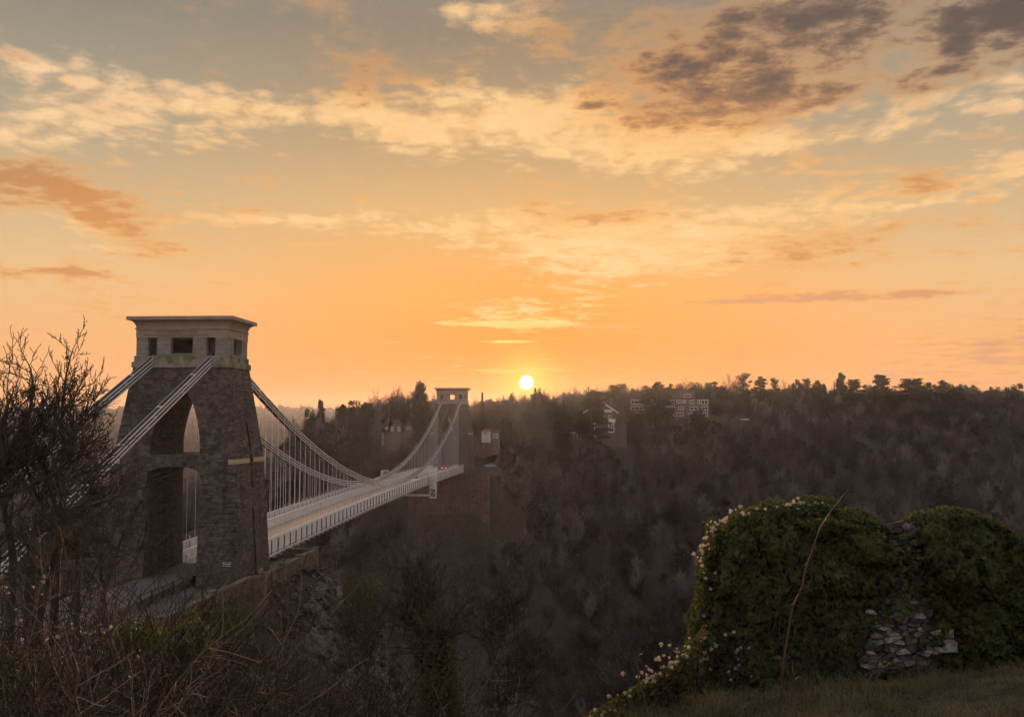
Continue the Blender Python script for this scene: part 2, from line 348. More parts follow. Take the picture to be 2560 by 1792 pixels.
def segs_mesh(P0, P1, R0, R1, k=3):
    """N tapered prisms"""
    P0, P1 = np.asarray(P0, float), np.asarray(P1, float); R0, R1 = np.asarray(R0, float), np.asarray(R1, float)
    d = P1-P0; d /= np.linalg.norm(d, axis=1, keepdims=True)+1e-9
    ref = np.where(np.abs(d[:, 2:3]) > 0.9, np.array([[1., 0, 0]]), np.array([[0, 0, 1.]]))
    x = np.cross(d, ref); x /= np.linalg.norm(x, axis=1, keepdims=True)+1e-9; y = np.cross(d, x)
    th = np.arange(k)*2*np.pi/k
    ring = x[:, None, :]*np.cos(th)[None, :, None] + y[:, None, :]*np.sin(th)[None, :, None]
    V = np.concatenate([P0[:, None, :]+ring*R0[:, None, None], P1[:, None, :]+ring*R1[:, None, None]], axis=1).reshape(-1, 3)
    i = np.arange(k); j = (i+1) % k
    f = np.stack([i, j, j+k, i+k], 1)
    F = (np.arange(len(P0))*2*k)[:, None, None] + f[None]
    return V, F.reshape(-1, 4)

def boolean(me_obj, cutters):
    for c in cutters:
        md = me_obj.modifiers.new('b', 'BOOLEAN'); md.operation = 'DIFFERENCE'; md.solver = 'EXACT'; md.object = c
    dg = bpy.context.evaluated_depsgraph_get(); me = bpy.data.meshes.new_from_object(me_obj.evaluated_get(dg))
    me_obj.modifiers.clear(); me_obj.data = me
    for c in cutters: bpy.data.objects.remove(c)

# value noise for terrain and rock
def vnoise(x, y, seed=0):
    xi, yi = np.floor(x).astype(np.int64), np.floor(y).astype(np.int64); fx, fy = x-xi, y-yi
    def h(a, b):
        n = (a*374761393 + b*668265263 + seed*1442695) & 0x7fffffff
        n = ((n ^ (n >> 13))*1274126177) & 0x7fffffff
        return ((n ^ (n >> 16)) & 0xffff)/65535.0
    ux, uy = fx*fx*(3-2*fx), fy*fy*(3-2*fy)
    return (h(xi, yi)*(1-ux)+h(xi+1, yi)*ux)*(1-uy) + (h(xi, yi+1)*(1-ux)+h(xi+1, yi+1)*ux)*uy
def fbm(x, y, oct=4, seed=0):
    return sum(vnoise(x*2**i, y*2**i, seed+i)*0.5**i for i in range(oct))/2 - 0.46

# ------------------------------------------------------------------ terrain
CP = np.array([
 # the hill the camera stands on
 (38.86,0,14.2),(38,-40,16),(80,0,15),(90,-60,17),(130,0,12),(39,5,13.7),(42,10,13.0),(46,14,12.7),(51,14,12.9),(60,14,13.2),(38.5,11,12.0),(38,15,10.6),(39.6,13.5,12.2),
 (35,16,8.8),(30,8,11.2),(25,5,10.5),(14,0,8),(4,-10,4),(20,20,6),(28,25,5.5),(24,40,1.5),(16,40,0.5),(30,40,-1),(10,20,1.5),(10,40,-.2),(9,60,-1.2),(15,60,-2.5),(22,60,-5),(30,55,-11),
 (9,80,-2.5),(15,80,-6),(24,75,-14),(9,95,-4),(14,97,-6),(20,95,-15),(9.5,117,-3),(14,112,-5),(20,112,-16),(30,90,-38),
 (0,20,-.3),(0,60,-.3),(0,95,-.3),(-12,20,0),(-12,60,0),(-12,95,-.3),(-30,20,1),(-30,60,1),(-30,100,-1),(-70,40,3),(-70,100,-3),(0,117,-2),(-20,118,-3),
 (40,20,8),(46,20,9.5),(55,22,9),(40,32,-2),(50,32,0),(40,50,-25),(60,50,-28),(50,75,-60),(20,140,-62),(0,140,-45),(-20,140,-45),(-80,150,-60),(90,40,-15),(120,70,-60),
 (60,110,-75),(0,180,-75),(-80,200,-75),(120,150,-75),(30,240,-75),(-40,250,-75),(150,250,-75),(260,150,-75),(260,300,-75),(-200,200,-70),(-200,350,-75),(-120,300,-75),
 # the far bank
 (-14,294,-39),(14,294,-39),(0,292,-41),(0,280,-60),(-13,312,-2),(13,312,-2),(-13,330,1.5),(13,330,3),(0,330,.6),(0,350,4),(9,340,5.5),(12,355,8),(-25,345,5),(-40,330,-14),(-60,340,-30),(-40,385,8),(-66,390,3),(-90,380,-28),(-110,420,-45),
 (0,420,10),(28,420,8),(48,420,8.6),(40,380,-6),(60,370,-16),(30,330,-26),(60,320,-62),(30,300,-70),(90,320,-70),(82,470,18),(60,445,14),(100,470,17),(118,480,17),(90,430,-8),(120,430,-18),(120,380,-48),(120,340,-70),
 (20,480,13),(-40,480,10),(60,540,22),(100,540,23),(160,560,24),(240,600,24),(300,640,22),(180,470,-10),(200,430,-38),(200,370,-68),(280,500,-20),(300,440,-60),(340,560,-6),(360,700,10),(420,620,-30),(420,520,-68),(460,780,0),(560,760,-40),(600,900,20),
 (0,600,14),(-80,560,6),(100,700,20),(250,800,20),(420,900,18),(-140,520,-30),(-160,600,-55),(-130,760,-30),(-60,900,10),(-260,560,-74),(-300,800,-74),(-240,1000,-60),(-130,1050,0),(-420,640,-74),(-500,900,-74),(-420,1250,-64),(-300,1400,-40),(-200,1350,0),(-700,1100,-74),(-700,1500,-60),(-560,1800,-25),(-850,1900,-25),(-400,2000,10),(-700,2250,24),(-1100,2200,24),(-1000,1500,-60),
 (0,1300,20),(300,1200,26),(700,1200,30),(0,1700,22),(600,1700,20),(-250,2300,26),(-900,600,-70),(-1300,900,-50),(-1300,1400,-40),(1100,1000,25),(900,500,-40),(700,200,-70),(600,-100,10),(-500,0,10),(-400,300,-60),(0,-500,15),(-300,-500,15),(500,-500,15),(1300,1700,20),(-1500,2300,24),(0,2700,26),(-1500,2700,26),(1300,2700,26),(-1300,-500,15),(1300,-500,15),(1300,300,0),(-1300,500,-20)], float)
def tps_fit(P, reg=0.3):
    n = len(P); s = 100.0; xy = P[:, :2]/s
    d2 = ((xy[:, None]-xy[None])**2).sum(-1); K = np.sqrt(d2+1e-4)
    A = np.zeros((n+3, n+3)); A[:n, :n] = K - reg*0.02*np.eye(n); A[:n, n] = 1; A[:n, n+1:] = xy; A[n:, :n] = A[:n, n:].T
    return xy, np.linalg.solve(A, np.concatenate([P[:, 2], np.zeros(3)])), s
TX, TW, TS = tps_fit(CP)
def smooth(a, b, x):
    t = np.clip((x-a)/(b-a), 0, 1); return t*t*(3-2*t)
def ground(X, Y):
    X = np.atleast_1d(np.asarray(X, float)); Y = np.atleast_1d(np.asarray(Y, float)); out = np.empty(len(X))
    for i in range(0, len(X), 20000):
        q = np.stack([X[i:i+20000], Y[i:i+20000]], 1)/TS
        K = np.sqrt(((q[:, None]-TX[None])**2).sum(-1)+1e-4); n = len(TX)
        out[i:i+20000] = K@TW[:n] + TW[n] + q@TW[n+1:]
    far = smooth(120, 400, np.hypot(X-38, Y)); out += fbm(X/9, Y/9)*(0.5+4*far) + fbm(X/60, Y/60, 3, 5)*far*14*smooth(330, 460, Y)*(1-.75*smooth(-10, 20, X)*(1-smooth(110, 140, X))*(1-smooth(470, 520, Y)))
    # level ground of the approach road and path
    m = smooth(10.5, 8.2, X)*smooth(-13, -11, X)*smooth(118, 115.5, Y)*smooth(6, 14, Y); out = out*(1-m) + (-0.45)*m
    m = smooth(14, 12, np.abs(X))*smooth(303, 306, Y)*smooth(352, 338, Y); out = out*(1-m) + m*(0.2)
    return np.maximum(out, -76)
def g1(x, y): return float(ground([x], [y])[0])

def axis(parts):
    a = []
    for lo, hi, st in parts: a.append(np.arange(lo, hi, st))
    return np.concatenate(a + [[parts[-1][1]]])
def build_ground():
    xs = axis([(-1500,-400,50),(-400,-120,16),(-120,-20,6),(-20,56,0.9),(56,130,5),(130,480,9),(480,1300,45)])
    ys = axis([(-300,-20,25),(-20,30,0.8),(30,125,1.4),(125,290,8),(290,500,5),(500,800,12),(800,2700,40)])
    X, Y = np.meshgrid(xs, ys); Z = ground(X.ravel(), Y.ravel())
    V = np.stack([X.ravel(), Y.ravel(), Z], 1); nx = len(xs)
    i = np.arange(len(ys)-1)[:, None]*nx + np.arange(nx-1)[None]; i = i.ravel()
    me = mesh_np('ground', V, np.stack([i, i+1, i+nx+1, i+nx], 1)); me.polygons.foreach_set('use_smooth', np.ones(len(i), bool))
    def mix3(t, tc, c, no):
        n2 = t.noise(tc, 0.05, 5)[0]; n3 = t.noise(tc, 2.5, 6, 0.7)[0]
        c = t.mix(t.mr(n2, 0.45, 0.65, 0, 0.6), c, L(.06,.062,.03))
        c = t.mix(t.mr(n3, 0.35, 0.65, 0, 0.8), c, L(.03,.025,.02))
        return c, t.m('ADD', no[0], n3)
    m = mat('leaf_litter_ground', L(.12,.09,.07), L(.075,.062,.048), 0.6, 1.0, 0.08, coord='World', extra=mix3, spec=.05)
    tag(link('ground', me, m), kind='structure')
    # the river lies in the gorge bottom, hidden from here
    tag(MB().box(-240, 300, 190, 230, -75.9, -75.6).build('river', mat('river_water', L(.05,.045,.03), None, 2, 0.1, spec=.6)), kind='structure')
build_ground()

# ------------------------------------------------------------------ bridge towers
TN, TF = 95.68, 309.68          # front of the two cornices
TC = 3.77                       # half depth of the cornice
HN = 2.95                       # chain planes at X = +-HN
def body_half(z):
    for (z0, a0, b0), (z1, a1, b1) in (((-4, 6.95, 5.13), (0, 6.75, 4.95)), ((0, 6.75, 4.95), (12, 6.12, 4.38)), ((12, 6.12, 4.38), (21.14, 4.78, 3.25))):
        if z <= z1 or z1 > 21: t = (z-z0)/(z1-z0); return a0+(a1-a0)*t, b0+(b1-b0)*t
def tower(name, label, y0, near):
    t = thing(name, label, 'bridge tower', (0, y0+TC, 0), 0, 'stone bridge towers')
    secs = [(z,)+body_half(z)+(0,) for z in (-4, 0, 4, 8, 12, 14.5, 17, 19, 21.14)]
    # arches
    def prism(outline, y0=-8, y1=8, ax='y'):
        n = len(outline); pts = [(x, y, z) if ax == 'y' else (y, x, z) for y in (y0, y1) for x, z in outline]
        mb = MB().poly(pts, [(i, (i+1) % n, n+(i+1) % n, n+i) for i in range(n)] + [tuple(range(n))[::-1], tuple(range(n, 2*n))])
        o = link('cut', mb.mesh('cut')); o.location = t.location; return o
    low = [(-2.6, -5), (2.6, -5)] + [(2.6*math.cos(a), 10.75 + 0.75*math.sin(a)) for a in np.linspace(0, math.pi, 11)]
    top = [(-2.52, 12.64), (2.52, 12.64)]
    for s in np.linspace(0, 1, 9)[1:]: top.append((2.52*(1-s**1.9)**0.72 if s < 1 else 0, 12.64+6.9*s))
    for s in np.linspace(1, 0, 9)[1:-1]: top.append((-2.52*(1-s**1.9)**0.72, 12.64+6.9*s))
    cut = [prism(low), prism(top)]
    lancet = lambda z0, z1, c: [(c-.28, z0), (c+.28, z0), (c+.28, z1-1.0), (c, z1), (c-.28, z1-1.0)]
    for sx in (-1, 1):
        for z0, z1 in ((9.3, 16.2), (3.9, 7.9)):
            cut.append(prism(lancet(z0, z1, 0.25), sx*body_half(z0+1)[0]-0.75*sx - .0, sx*9, 'x'))
    b = MB().frustum(secs).build('tower_body', M_RUBBLE(), t); boolean(b, cut)
    # pale band stones on the flanks
    for sx in (-1, 1):
        hx, hy = body_half(12.0)
        mb = MB(); mb.box(*(sorted((sx*(hx+.02), sx*(hx-.75)))), -hy-.05, -hy+.6, 11.75, 12.2)
        x0, x1 = sorted((sx*(hx+.04), sx*(hx-.3))); mb.box(x0, x1, -hy+.603, -.35, 11.75, 12.2); mb.box(x0, x1, .9, hy+.04, 11.75, 12.2)
        mb.build('string_course', M_BAND(), t)
    # plinth of the chain house
    for z0, z1, hx, hy in ((21.14, 21.72, 4.9, 3.38), (21.72, 22.32, 4.72, 3.2)):
        if near:
            core = MB().box(-hx+.12, hx-.12, -hy+.12, hy-.12, z0+.0, z1).build('plinth_core', M_MOSS(), t)
            rng = random.Random(int(z0*7))
            for axis_, L_, off in (('x', hx, hy), ('y', hy-.45, hx)):
                n = int(round(2*L_/1.15)); w = 2*L_/n
                for sgn in (-1, 1):
                    for i in range(n):
                        a, bb = -L_+i*w+.008, -L_+(i+1)*w-.008; o2 = off+rng.uniform(-.008, .012)
                        p0, p1 = sorted((sgn*o2, sgn*(o2-.44)))
                        mb = MB().box(a, bb, p0, p1, z0+.008, z1-.004) if axis_ == 'x' else MB().box(p0, p1, a, bb, z0+.008, z1-.004)
                        mb.build('stone', M_MOSS(), t)
        else: MB().box(-hx, hx, -hy, hy, z0, z1).build('plinth', M_ASH(), t)
    # chain house: piers round openings for the chains and a window on each side
    hx, hy = 4.58, 3.05
    o = MB().box(-hx, hx, -hy, hy, 22.32, 24.12).build('chain_house', M_ASH(), t)
    cx = lambda x0, x1, z0, z1, ax='y': prism([(x0, z0), (x1, z0), (x1, z1), (x0, z1)], -9, 9, ax)
    boolean(o, [cx(-3.5, 3.5, 22.25, 24.2, 'x') if False else prism([(-2.45, 22.4), (2.45, 22.4), (2.45, 24.2), (-2.45, 24.2)], -3.95, 3.95, 'x')])
    boolean(o, [cx(-HN-.45, -HN+.45, 22.2, 24.2), cx(HN-.45, HN+.45, 22.2, 24.2), cx(-1.12, 1.12, 22.55, 24.2), cx(-1.15, 1.35, 22.5, 24.2, 'x')])
    for s in (-1, 1):
        MB().box(-1.35, 1.35, *sorted((s*(hy-.2), s*(hy+.09))), 22.42, 22.56).build('window_sill', M_ASH(), t)
        MB().box(*sorted((s*2.42, s*3.9)), -2.2, 2.2, 22.42, 24.1).build('saddle_blocker', M_DKIRON(), t)  # saddle stand-in, box widened to block the sky seen through the chain slots
    if near: MB().box(-2.4, 2.4, .9, 1.1, 22.42, 24.1).build('sky_blocker', mat('interior_shade', L(.03,.027,.025)), t)  # added sheet blocks the sky behind; its near-black colour paints the interior shade
    # frieze, fillet, cavetto cornice and slab
    MB().box(-4.62, 4.62, -3.09, 3.09, 24.12, 24.93).build('frieze', M_CORN(), t)
    MB().box(-4.72, 4.72, -3.19, 3.19, 24.93, 25.06).build('fillet', M_CORN(), t)
    sec = []
    for i in range(9):
        a = i/8*math.pi/2; e = .64*(1-math.cos(a)); sec.append((25.06+.78*math.sin(a), 4.62+e, 3.09+e, 0))
    MB().frustum(sec).build('cavetto', M_CORN(), t)
    MB().box(-5.35, 5.35, -3.77, 3.77, 25.84, 26.18).build('cornice_slab', M_CORN(), t)
    if near:
        rows = [("COMMENCED 1836", 24.80, 1.75), ("ISAMBARD KINGDOM BRUNEL. F.R.S. ENGINEER", 24.665, 4.45), ("COMPLETED 1864", 24.53, 1.75),
                ("JOHN HAWKSHAW F.R.S. WILLIAM HENRY BARLOW F.R.S. ENGINEERS", 24.385, 6.6), ("COCHRANE (AND) & CO. CONTRACTORS".replace('(AND) ', ''), 24.24, 3.7)]
        for s, z, w in rows:
            cu = bpy.data.curves.new('inscription', 'FONT'); cu.body = s; cu.align_x = 'CENTER'; cu.size = 0.155; cu.extrude = 0.004
            io = bpy.data.objects.new('inscription', cu); col.objects.link(io); bpy.context.view_layer.update()
            k = w/max(io.dimensions.x, .1); me = bpy.data.meshes.new_from_object(io.evaluated_get(bpy.context.evaluated_depsgraph_get())); bpy.data.objects.remove(io)
            io = link('inscription', me, mat('dark_lettering', L(.02,.016,.013)), t); io.rotation_euler = (math.pi/2, 0, 0); io.scale = (k, 1, 1); io.location = (-.55, -3.097, z-.055)
    return t
near_tower = tower('bridge_tower', 'tall near stone bridge tower with an inscribed frieze above two arched openings', TN, True)
far_tower = tower('bridge_tower', 'smaller-looking far bridge tower on the red stone abutment across the gorge', TF, False)

# ------------------------------------------------------------------ deck
Y0, Y1 = 104.0, 303.0
def deck_z(y): return 1.05 + 0.8*(1-((y-203.5)/99.5)**2)
SP = 2.44; NP = int((Y1-Y0)/SP)
ST = [Y0 + (Y1-Y0)*i/NP for i in range(NP+1)]
def strip(mb, x0, x1, dz0, dz1, y0=Y0, y1=Y1, n=40):
    ys = np.linspace(y0, y1, n+1); pts = []
    for y in ys:
        z = deck_z(y); pts += [(x0, y, z+dz0), (x1, y, z+dz0), (x1, y, z+dz1), (x0, y, z+dz1)]
    fs = [(3, 2, 1, 0)] + [(4*i+j, 4*i+(j+1) % 4, 4*i+4+(j+1) % 4, 4*i+4+j) for i in range(n) for j in range(4)] + [tuple(4*n+j for j in range(4))]
    return mb.poly(pts, fs)
deck = thing('bridge_deck', 'long white iron bridge deck hung between the two stone towers', 'bridge deck', (0, 0, 0))
strip(MB(), -2.75, 2.75, -.25, 0).build('roadway', M_ROAD(), deck)
for s in (-1, 1):
    x0, x1 = sorted((s*3.3, s*4.62)); strip(MB(), x0, x1, -.2, .06).build('footway', M_FOOT(), deck)
    x0, x1 = sorted((s*2.76, s*2.95)); strip(MB(), x0, x1, -.3, .16).build('kerb', M_WHITE(), deck)
    x0, x1 = sorted((s*3.0, s*3.25)); strip(MB(), x0, x1, .92, 1.04).build('girder_flange', M_WHITE(), deck)
    strip(MB(), x0, x1, -.38, -.26).build('girder_flange', M_WHITE(), deck)
    x0, x1 = sorted((s*4.63, s*4.75)); strip(MB(), x0, x1, 1.38, 1.47).build('hand_rail', M_WHITE(), deck)
    x0, x1 = sorted((s*4.64, s*4.72)); strip(MB(), x0, x1, 1.2, 1.24).build('hand_rail', M_WHITE(), deck)
    x0, x1 = sorted((s*4.63, s*4.8)); strip(MB(), x0, x1, -.3, -.16).build('bottom_rail', M_WHITE(), deck)
# lattice fence panels, girder plates, posts with hooked tops, cross girders
PW = (Y1-Y0)/NP
mb = MB()
for i in range(-12, 22):
    for sg in (-1, 1):
        a, b = np.array([0, i*.13, 0.]), np.array([0, i*.13+sg*1.36*.62, 1.36])
        # clip to the panel
        lo, hi = 0.0, 1.0; dy = b[1]-a[1]
        t0, t1 = sorted(((0-a[1])/dy, (PW-.1-a[1])/dy)); lo, hi = max(lo, t0), min(hi, t1)
        if hi-lo > .05:
            p, q = a+(b-a)*lo, a+(b-a)*hi; off = .012*sg
            mb.bar((off, p[1], p[2]), (off, q[1], q[2]), .088, .012, (1, 0, 0))
mb.box(-.03, -.02, .02, PW-.12, .02, 1.34)
lattice = mb.mesh('fence_panel'); lattice.materials.append(M_WHITE())
plate = MB().box(-.015, .015, .05, PW-.05, -.26, .92).mesh('girder_plate'); plate.materials.append(M_WHITE())
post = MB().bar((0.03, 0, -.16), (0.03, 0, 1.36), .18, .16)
post = post.mesh('fence_post'); post.materials.append(mat('shaded_post_grey', L(.12,.11,.115), L(.18,.17,.17), 2, .6))  # posts coloured dark, painting in the shadowed slots between the white panels
hook = MB().bar((0, 0, 1.36), (0, 0, 1.5), .06, .06).bar((0, 0, 1.5), (-.10, 0, 1.72), .05, .05).bar((-.10, 0, 1.72), (-.02, 0, 1.93), .045, .045)
brk = MB().bar((.1, 0, -.2), (-.22, 0, -.62), .14, .14).bar((-.22, 0, -.62), (-.5, 0, -.66), .1, .12).box(-.02, .2, -.13, .13, -.42, -.17)
hook = hook.mesh('hook'); hook.materials.append(M_WHITE()); brk = brk.mesh('bracket'); brk.materials.append(M_WHITE())
stiff = MB().box(-.06, .06, -.035, .035, -.26, .92).mesh('stiffener'); stiff.materials.append(M_WHITE())
xg = MB().box(-4.5, 4.5, -.06, .06, -.85, -.4); xg = xg.mesh('cross_girder'); xg.materials.append(M_WHITE())
for i, y in enumerate(ST):
    z = deck_z(y)
    for s in (-1, 1):
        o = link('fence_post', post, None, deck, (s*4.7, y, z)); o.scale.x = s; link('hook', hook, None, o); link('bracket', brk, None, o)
        if i < NP:
            zz = (deck_z(ST[i+1])-z)/PW
            o = link('fence_panel', lattice, None, deck, (s*4.69, y+.05, z-.02)); o.rotation_euler.x = math.atan(zz)
            o = link('girder_plate', plate, None, deck, (s*3.12, y, z)); o.rotation_euler.x = math.atan(zz)
        link('stiffener', stiff, None, deck, (s*3.12, y, z))
    link('cross_girder', xg, None, deck, (0, y, z))

# ------------------------------------------------------------------ chains and hangers
YA, YB = TN+TC, TF+TC
ZT, ZM = 23.25, 3.55
def chain_z(y): return ZM + (ZT-ZM)*((y-(YA+YB)/2)/((YB-YA)/2))**2
def link_mesh(n, off, w_):
    """a link of thin eyebars side by side, one metre long along +Y"""
    mb = MB()
    for i in range(n):
        x = (i-(n-1)/2)*w_+off
        mb.box(x-.014, x+.014, 0, 1, -.075, .075)
    return mb
PIN = MB().cyl((-.29, 0, 0), (.29, 0, 0), .05, 8).cyl((-.24, 0, 0), (.24, 0, 0), .105, 10).mesh('pin'); PIN.materials.append(M_CHAIN())
LK = []
for n, w_ in ((7, .074), (6, .08)):
    me = link_mesh(n, 0, w_).mesh('chain_link'); me.materials.append(M_CHAIN()); me.materials.append(mat('shaded_bars', L(.05,.048,.045), L(.08,.075,.07), 3, .8))  # inner bars coloured dark: painted shade of the gaps within the bundle
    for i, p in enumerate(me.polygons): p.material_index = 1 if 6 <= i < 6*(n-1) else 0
    LK.append(me)
HANG = MB().cyl((0, 0, 0), (0, 0, 1), .027, 6).mesh('hanger'); HANG.materials.append(M_WHITE())
def place_link(parent, p, q, k, x):
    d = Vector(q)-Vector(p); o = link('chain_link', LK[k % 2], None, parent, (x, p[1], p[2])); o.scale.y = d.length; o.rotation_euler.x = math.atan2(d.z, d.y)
    pn = link('pin', PIN, None, o); pn.scale = (1, 1/d.length, 1)
for s, lab in ((1, 'white iron suspension chain with hangers on the near side of the roadway'), (-1, 'white iron suspension chain with hangers on the far side of the roadway')):
    c = thing('suspension_chain', lab, 'suspension chain', (0, 0, 0), 0, 'pair of suspension chains'); x = s*HN
    for j, dz in enumerate((.37, 0, -.37)):
        ph = (j*2.44) % 7.32
        ys = np.arange(YA-7.32+ph, YB+7.3, 7.32); ys = np.clip(ys, YA+.3, YB-.3); ys = np.unique(ys)
        for k in range(len(ys)-1):
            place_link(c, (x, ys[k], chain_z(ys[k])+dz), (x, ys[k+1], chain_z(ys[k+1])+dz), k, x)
        # land side, straight down to the anchorage near the camera
        yl = np.arange(YA-.3-ph*.5, 40, -7.32); zl = ZT-.2-(YA-yl)*0.425+dz*1.0
        yl = np.insert(yl, 0, YA-.05); zl = np.insert(zl, 0, ZT-.2+dz)
        for k in range(len(yl)-1):
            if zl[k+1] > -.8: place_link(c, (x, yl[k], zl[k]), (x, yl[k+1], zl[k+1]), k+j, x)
        yl2 = np.arange(YB+.05, 345, 7.32)
        for k in range(len(yl2)-1):
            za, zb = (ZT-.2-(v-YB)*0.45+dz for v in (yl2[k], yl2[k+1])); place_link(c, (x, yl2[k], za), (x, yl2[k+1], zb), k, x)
    for i, y in enumerate(ST):
        if y < YA+6 or y > YB-6: continue
        top = chain_z(y) + (.37, 0, -.37)[i % 3]; z0 = deck_z(y)+.9
        if top-z0 > .3:
            o = link('hanger', HANG, None, c, (x+.16*s, y, z0)); o.scale.z = top-z0

# ------------------------------------------------------------------ near abutment, terrace, approach
def slab(name, x0, x1, y0, y1, z0, z1, m, parent=None, kind='structure'):
    o = MB().box(x0, x1, y0, y1, z0, z1).build(name, m, parent)
    if parent is None: tag(o, kind=kind)
    return o
tag(MB().poly([(-3.2,12,-.6),(1.7,12,-.6),(1.7,60,-.6),(-3.2,60,-.6),(1.7,103.95,-.6),(-3.2,103.95,-.6),(-3.2,12,.1),(1.7,12,.1),(1.7,60,.14),(-3.2,60,.14),(1.7,103.95,1.03),(-3.2,103.95,1.03)],
    [(0,1,2,3),(3,2,4,5),(6,9,8,7),(9,11,10,8),(0,6,7,1),(1,7,8,2),(2,8,10,4),(4,10,11,5),(5,11,9,3),(3,9,6,0)]).build('road', M_PATH()), kind='structure')
slab('path', 1.705, 7.3, 12, 96.2, -.6, .0, M_PATH())
slab('terrace', 1.8, 8.45, 96.205, 116.0, -.8, .004, M_PATH())
slab('path', -8, -3.205, 12, 104, -.6, .0, M_PATH())
def abutment(name, label, x0, x1, y0, y1, z0, z1, m, pil, ypil):
    t = thing(name, label, 'abutment', ((x0+x1)/2, (y0+y1)/2, z0))
    ox, oy = (x0+x1)/2, (y0+y1)/2
    b = MB(); bt = .9
    b.poly([(x0-ox-bt, y0-oy-bt, 0), (x1-ox+bt, y0-oy-bt, 0), (x1-ox+bt, y1-oy, 0), (x0-ox-bt, y1-oy, 0), (x0-ox, y0-oy, z1-z0), (x1-ox, y0-oy, z1-z0), (x1-ox, y1-oy, z1-z0), (x0-ox, y1-oy, z1-z0)],
           [(0,3,2,1),(4,5,6,7),(0,1,5,4),(1,2,6,5),(2,3,7,6),(3,0,4,7)])
    b.build('abutment_wall', m, t)
    for px, w in pil:
        q = MB(); X = px-ox; Yy = ypil-oy
        q.poly([(X-w/2-.5, Yy-1.2, 0), (X+w/2+.5, Yy-1.2, 0), (X+w/2+.5, Yy+1.5, 0), (X-w/2-.5, Yy+1.5, 0), (X-w/2, Yy-.45, z1-z0-2.2), (X+w/2, Yy-.45, z1-z0-2.2), (X+w/2, Yy+1.2, z1-z0-2.2), (X-w/2, Yy+1.2, z1-z0-2.2)],
               [(0,3,2,1),(4,5,6,7),(0,1,5,4),(1,2,6,5),(2,3,7,6),(3,0,4,7)])
        q.build('buttress', m, t)
    return t
ab = abutment('near_abutment', 'dark stone retaining wall under the terrace beside the near tower', 1.75, 8.5, 96.3, 116.05, -24, -.82, M_TERR(), [(8.0, 1.2)], 96.5)
fa = abutment('far_abutment', 'massive red sandstone abutment under the far tower', -11.6, 12.4, 303.2, 330, -46, .1, M_RED(), [(11.2, 2.6), (-10.4, 2.6)], 303.4)
MB().box(-12.0, 12.0, -13.5, -12.95, 45.7, 46.6).build('parapet', M_RED(), fa)
MB().box(4.9, 12.0, -12.94, 5, 45.7, 46.12).build('coping', M_COPE(), fa)
slab('far_road', -2.8, 2.8, 303.05, 352, .3, 1.0, M_ROAD())

def parapet(name, label, pts, zt=1.06, piers=(), zb=-.6, pierw=.62):
    """a masonry parapet along a line with coping stones and piers"""
    a, b = Vector((pts[0][0], pts[0][1], 0)), Vector((pts[1][0], pts[1][1], 0)); d = b-a; Ln = d.length
    t = thing(name, label, 'parapet wall', (a.x, a.y, 0), math.atan2(d.y, d.x))
    MB().box(0, Ln, -.2, .2, zb, zt-.16).build('wall', M_TERR(), t)
    n = max(1, int(round(Ln/1.5)))
    for i in range(n):
        MB().box(i*Ln/n+.012, (i+1)*Ln/n-.012, -.27, .27, zt-.157, zt+random.Random(i).uniform(-.012, .012)).build('coping_stone', M_COPE(), t)
    for p in piers:
        q = MB(); X = p*Ln; w = pierw/2
        q.box(X-w, X+w, -w, w, zb-1.2, zt+.05).build('pier', M_COPE(), t)
        MB().box(X-w-.07, X+w+.07, -w-.07, w+.07, zt+.053, zt+.2).build('pier_cap', M_COPE(), t)
    return t
parapet('parapet_wall', 'low masonry parapet along the outer edge of the terrace beside the near tower', [(8.4, 96.8), (8.4, 116.2)], piers=(0, .33, .66, 1.0))
parapet('parapet_wall', 'short parapet closing the end of the terrace beside the bridge deck', [(8.05, 116.3), (5.0, 116.3)], piers=())
parapet('parapet_wall', 'long parapet wall beside the footpath leading down towards the bushes', [(7.35, 58), (7.35, 95.6)], zt=1.0, piers=(.15, .45, .76))
parapet('parapet_wall', 'curved-looking short wall joining the footpath parapet to the terrace corner pier', [(7.35, 95.62), (8.05, 96.6)], zt=1.0, piers=())

# path railing, bench, sign, drainpipe, floodlight
rt = thing('path_railing', 'dark iron railing between the footpath and the road at the near tower', 'railing', (1.9, 84, 0))
for i in range(6): MB().box(-.05, .05, i*2.3-.05, i*2.3+.05, .0, 1.2).build('post', M_DKIRON(), rt)
for z in (.55, 1.12): MB().box(-.03, .03, .05, 11.45, z, z+.07).build('rail', M_DKIRON(), rt)
bt = thing('bench', 'pale slatted wooden bench against the side of the near tower', 'bench', (7.15, 101.2, .0), math.pi/2)
wood = mat('bench_wood', L(.42,.33,.24), L(.34,.26,.19), 3, .7)
for i in range(4): MB().box(-.9, .9, -.28+i*.14, -.17+i*.14, .42, .46).build('seat_slat', wood, bt)
for i in range(3): MB().box(-.9, .9, .29+i*.03, .32+i*.03, .56+i*.14, .66+i*.14).build('back_slat', wood, bt)
for x in (-.75, .75):
    MB().bar((x, -.22, 0), (x, -.22, .42), .07, .07).build('leg', M_DKIRON(), bt); MB().bar((x, .24, 0), (x, .37, 1.0), .07, .07).build('leg', M_DKIRON(), bt)
hx, hy = body_half(2.2)
sg = thing('notice_board', 'small blue notice board fixed low on the front of the near tower', 'sign', (5.6, TN+TC-hy-.05, 2.0))
MB().box(-.6, .6, -.03, .03, 0, .55).build('board', mat('notice_blue', L(.03,.07,.08), L(.04,.09,.10), 2, .5), sg)
for i, w in enumerate((.45, .38, .42)): MB().box(-w, w, -.036, -.031, .42-i*.15, .46-i*.15).build('text_line', M_WPAINT(), sg)
fl = thing('floodlight', 'small dark floodlight box on the corner of the near tower', 'lamp', (6.72, TN+TC-4.75, 4.75))
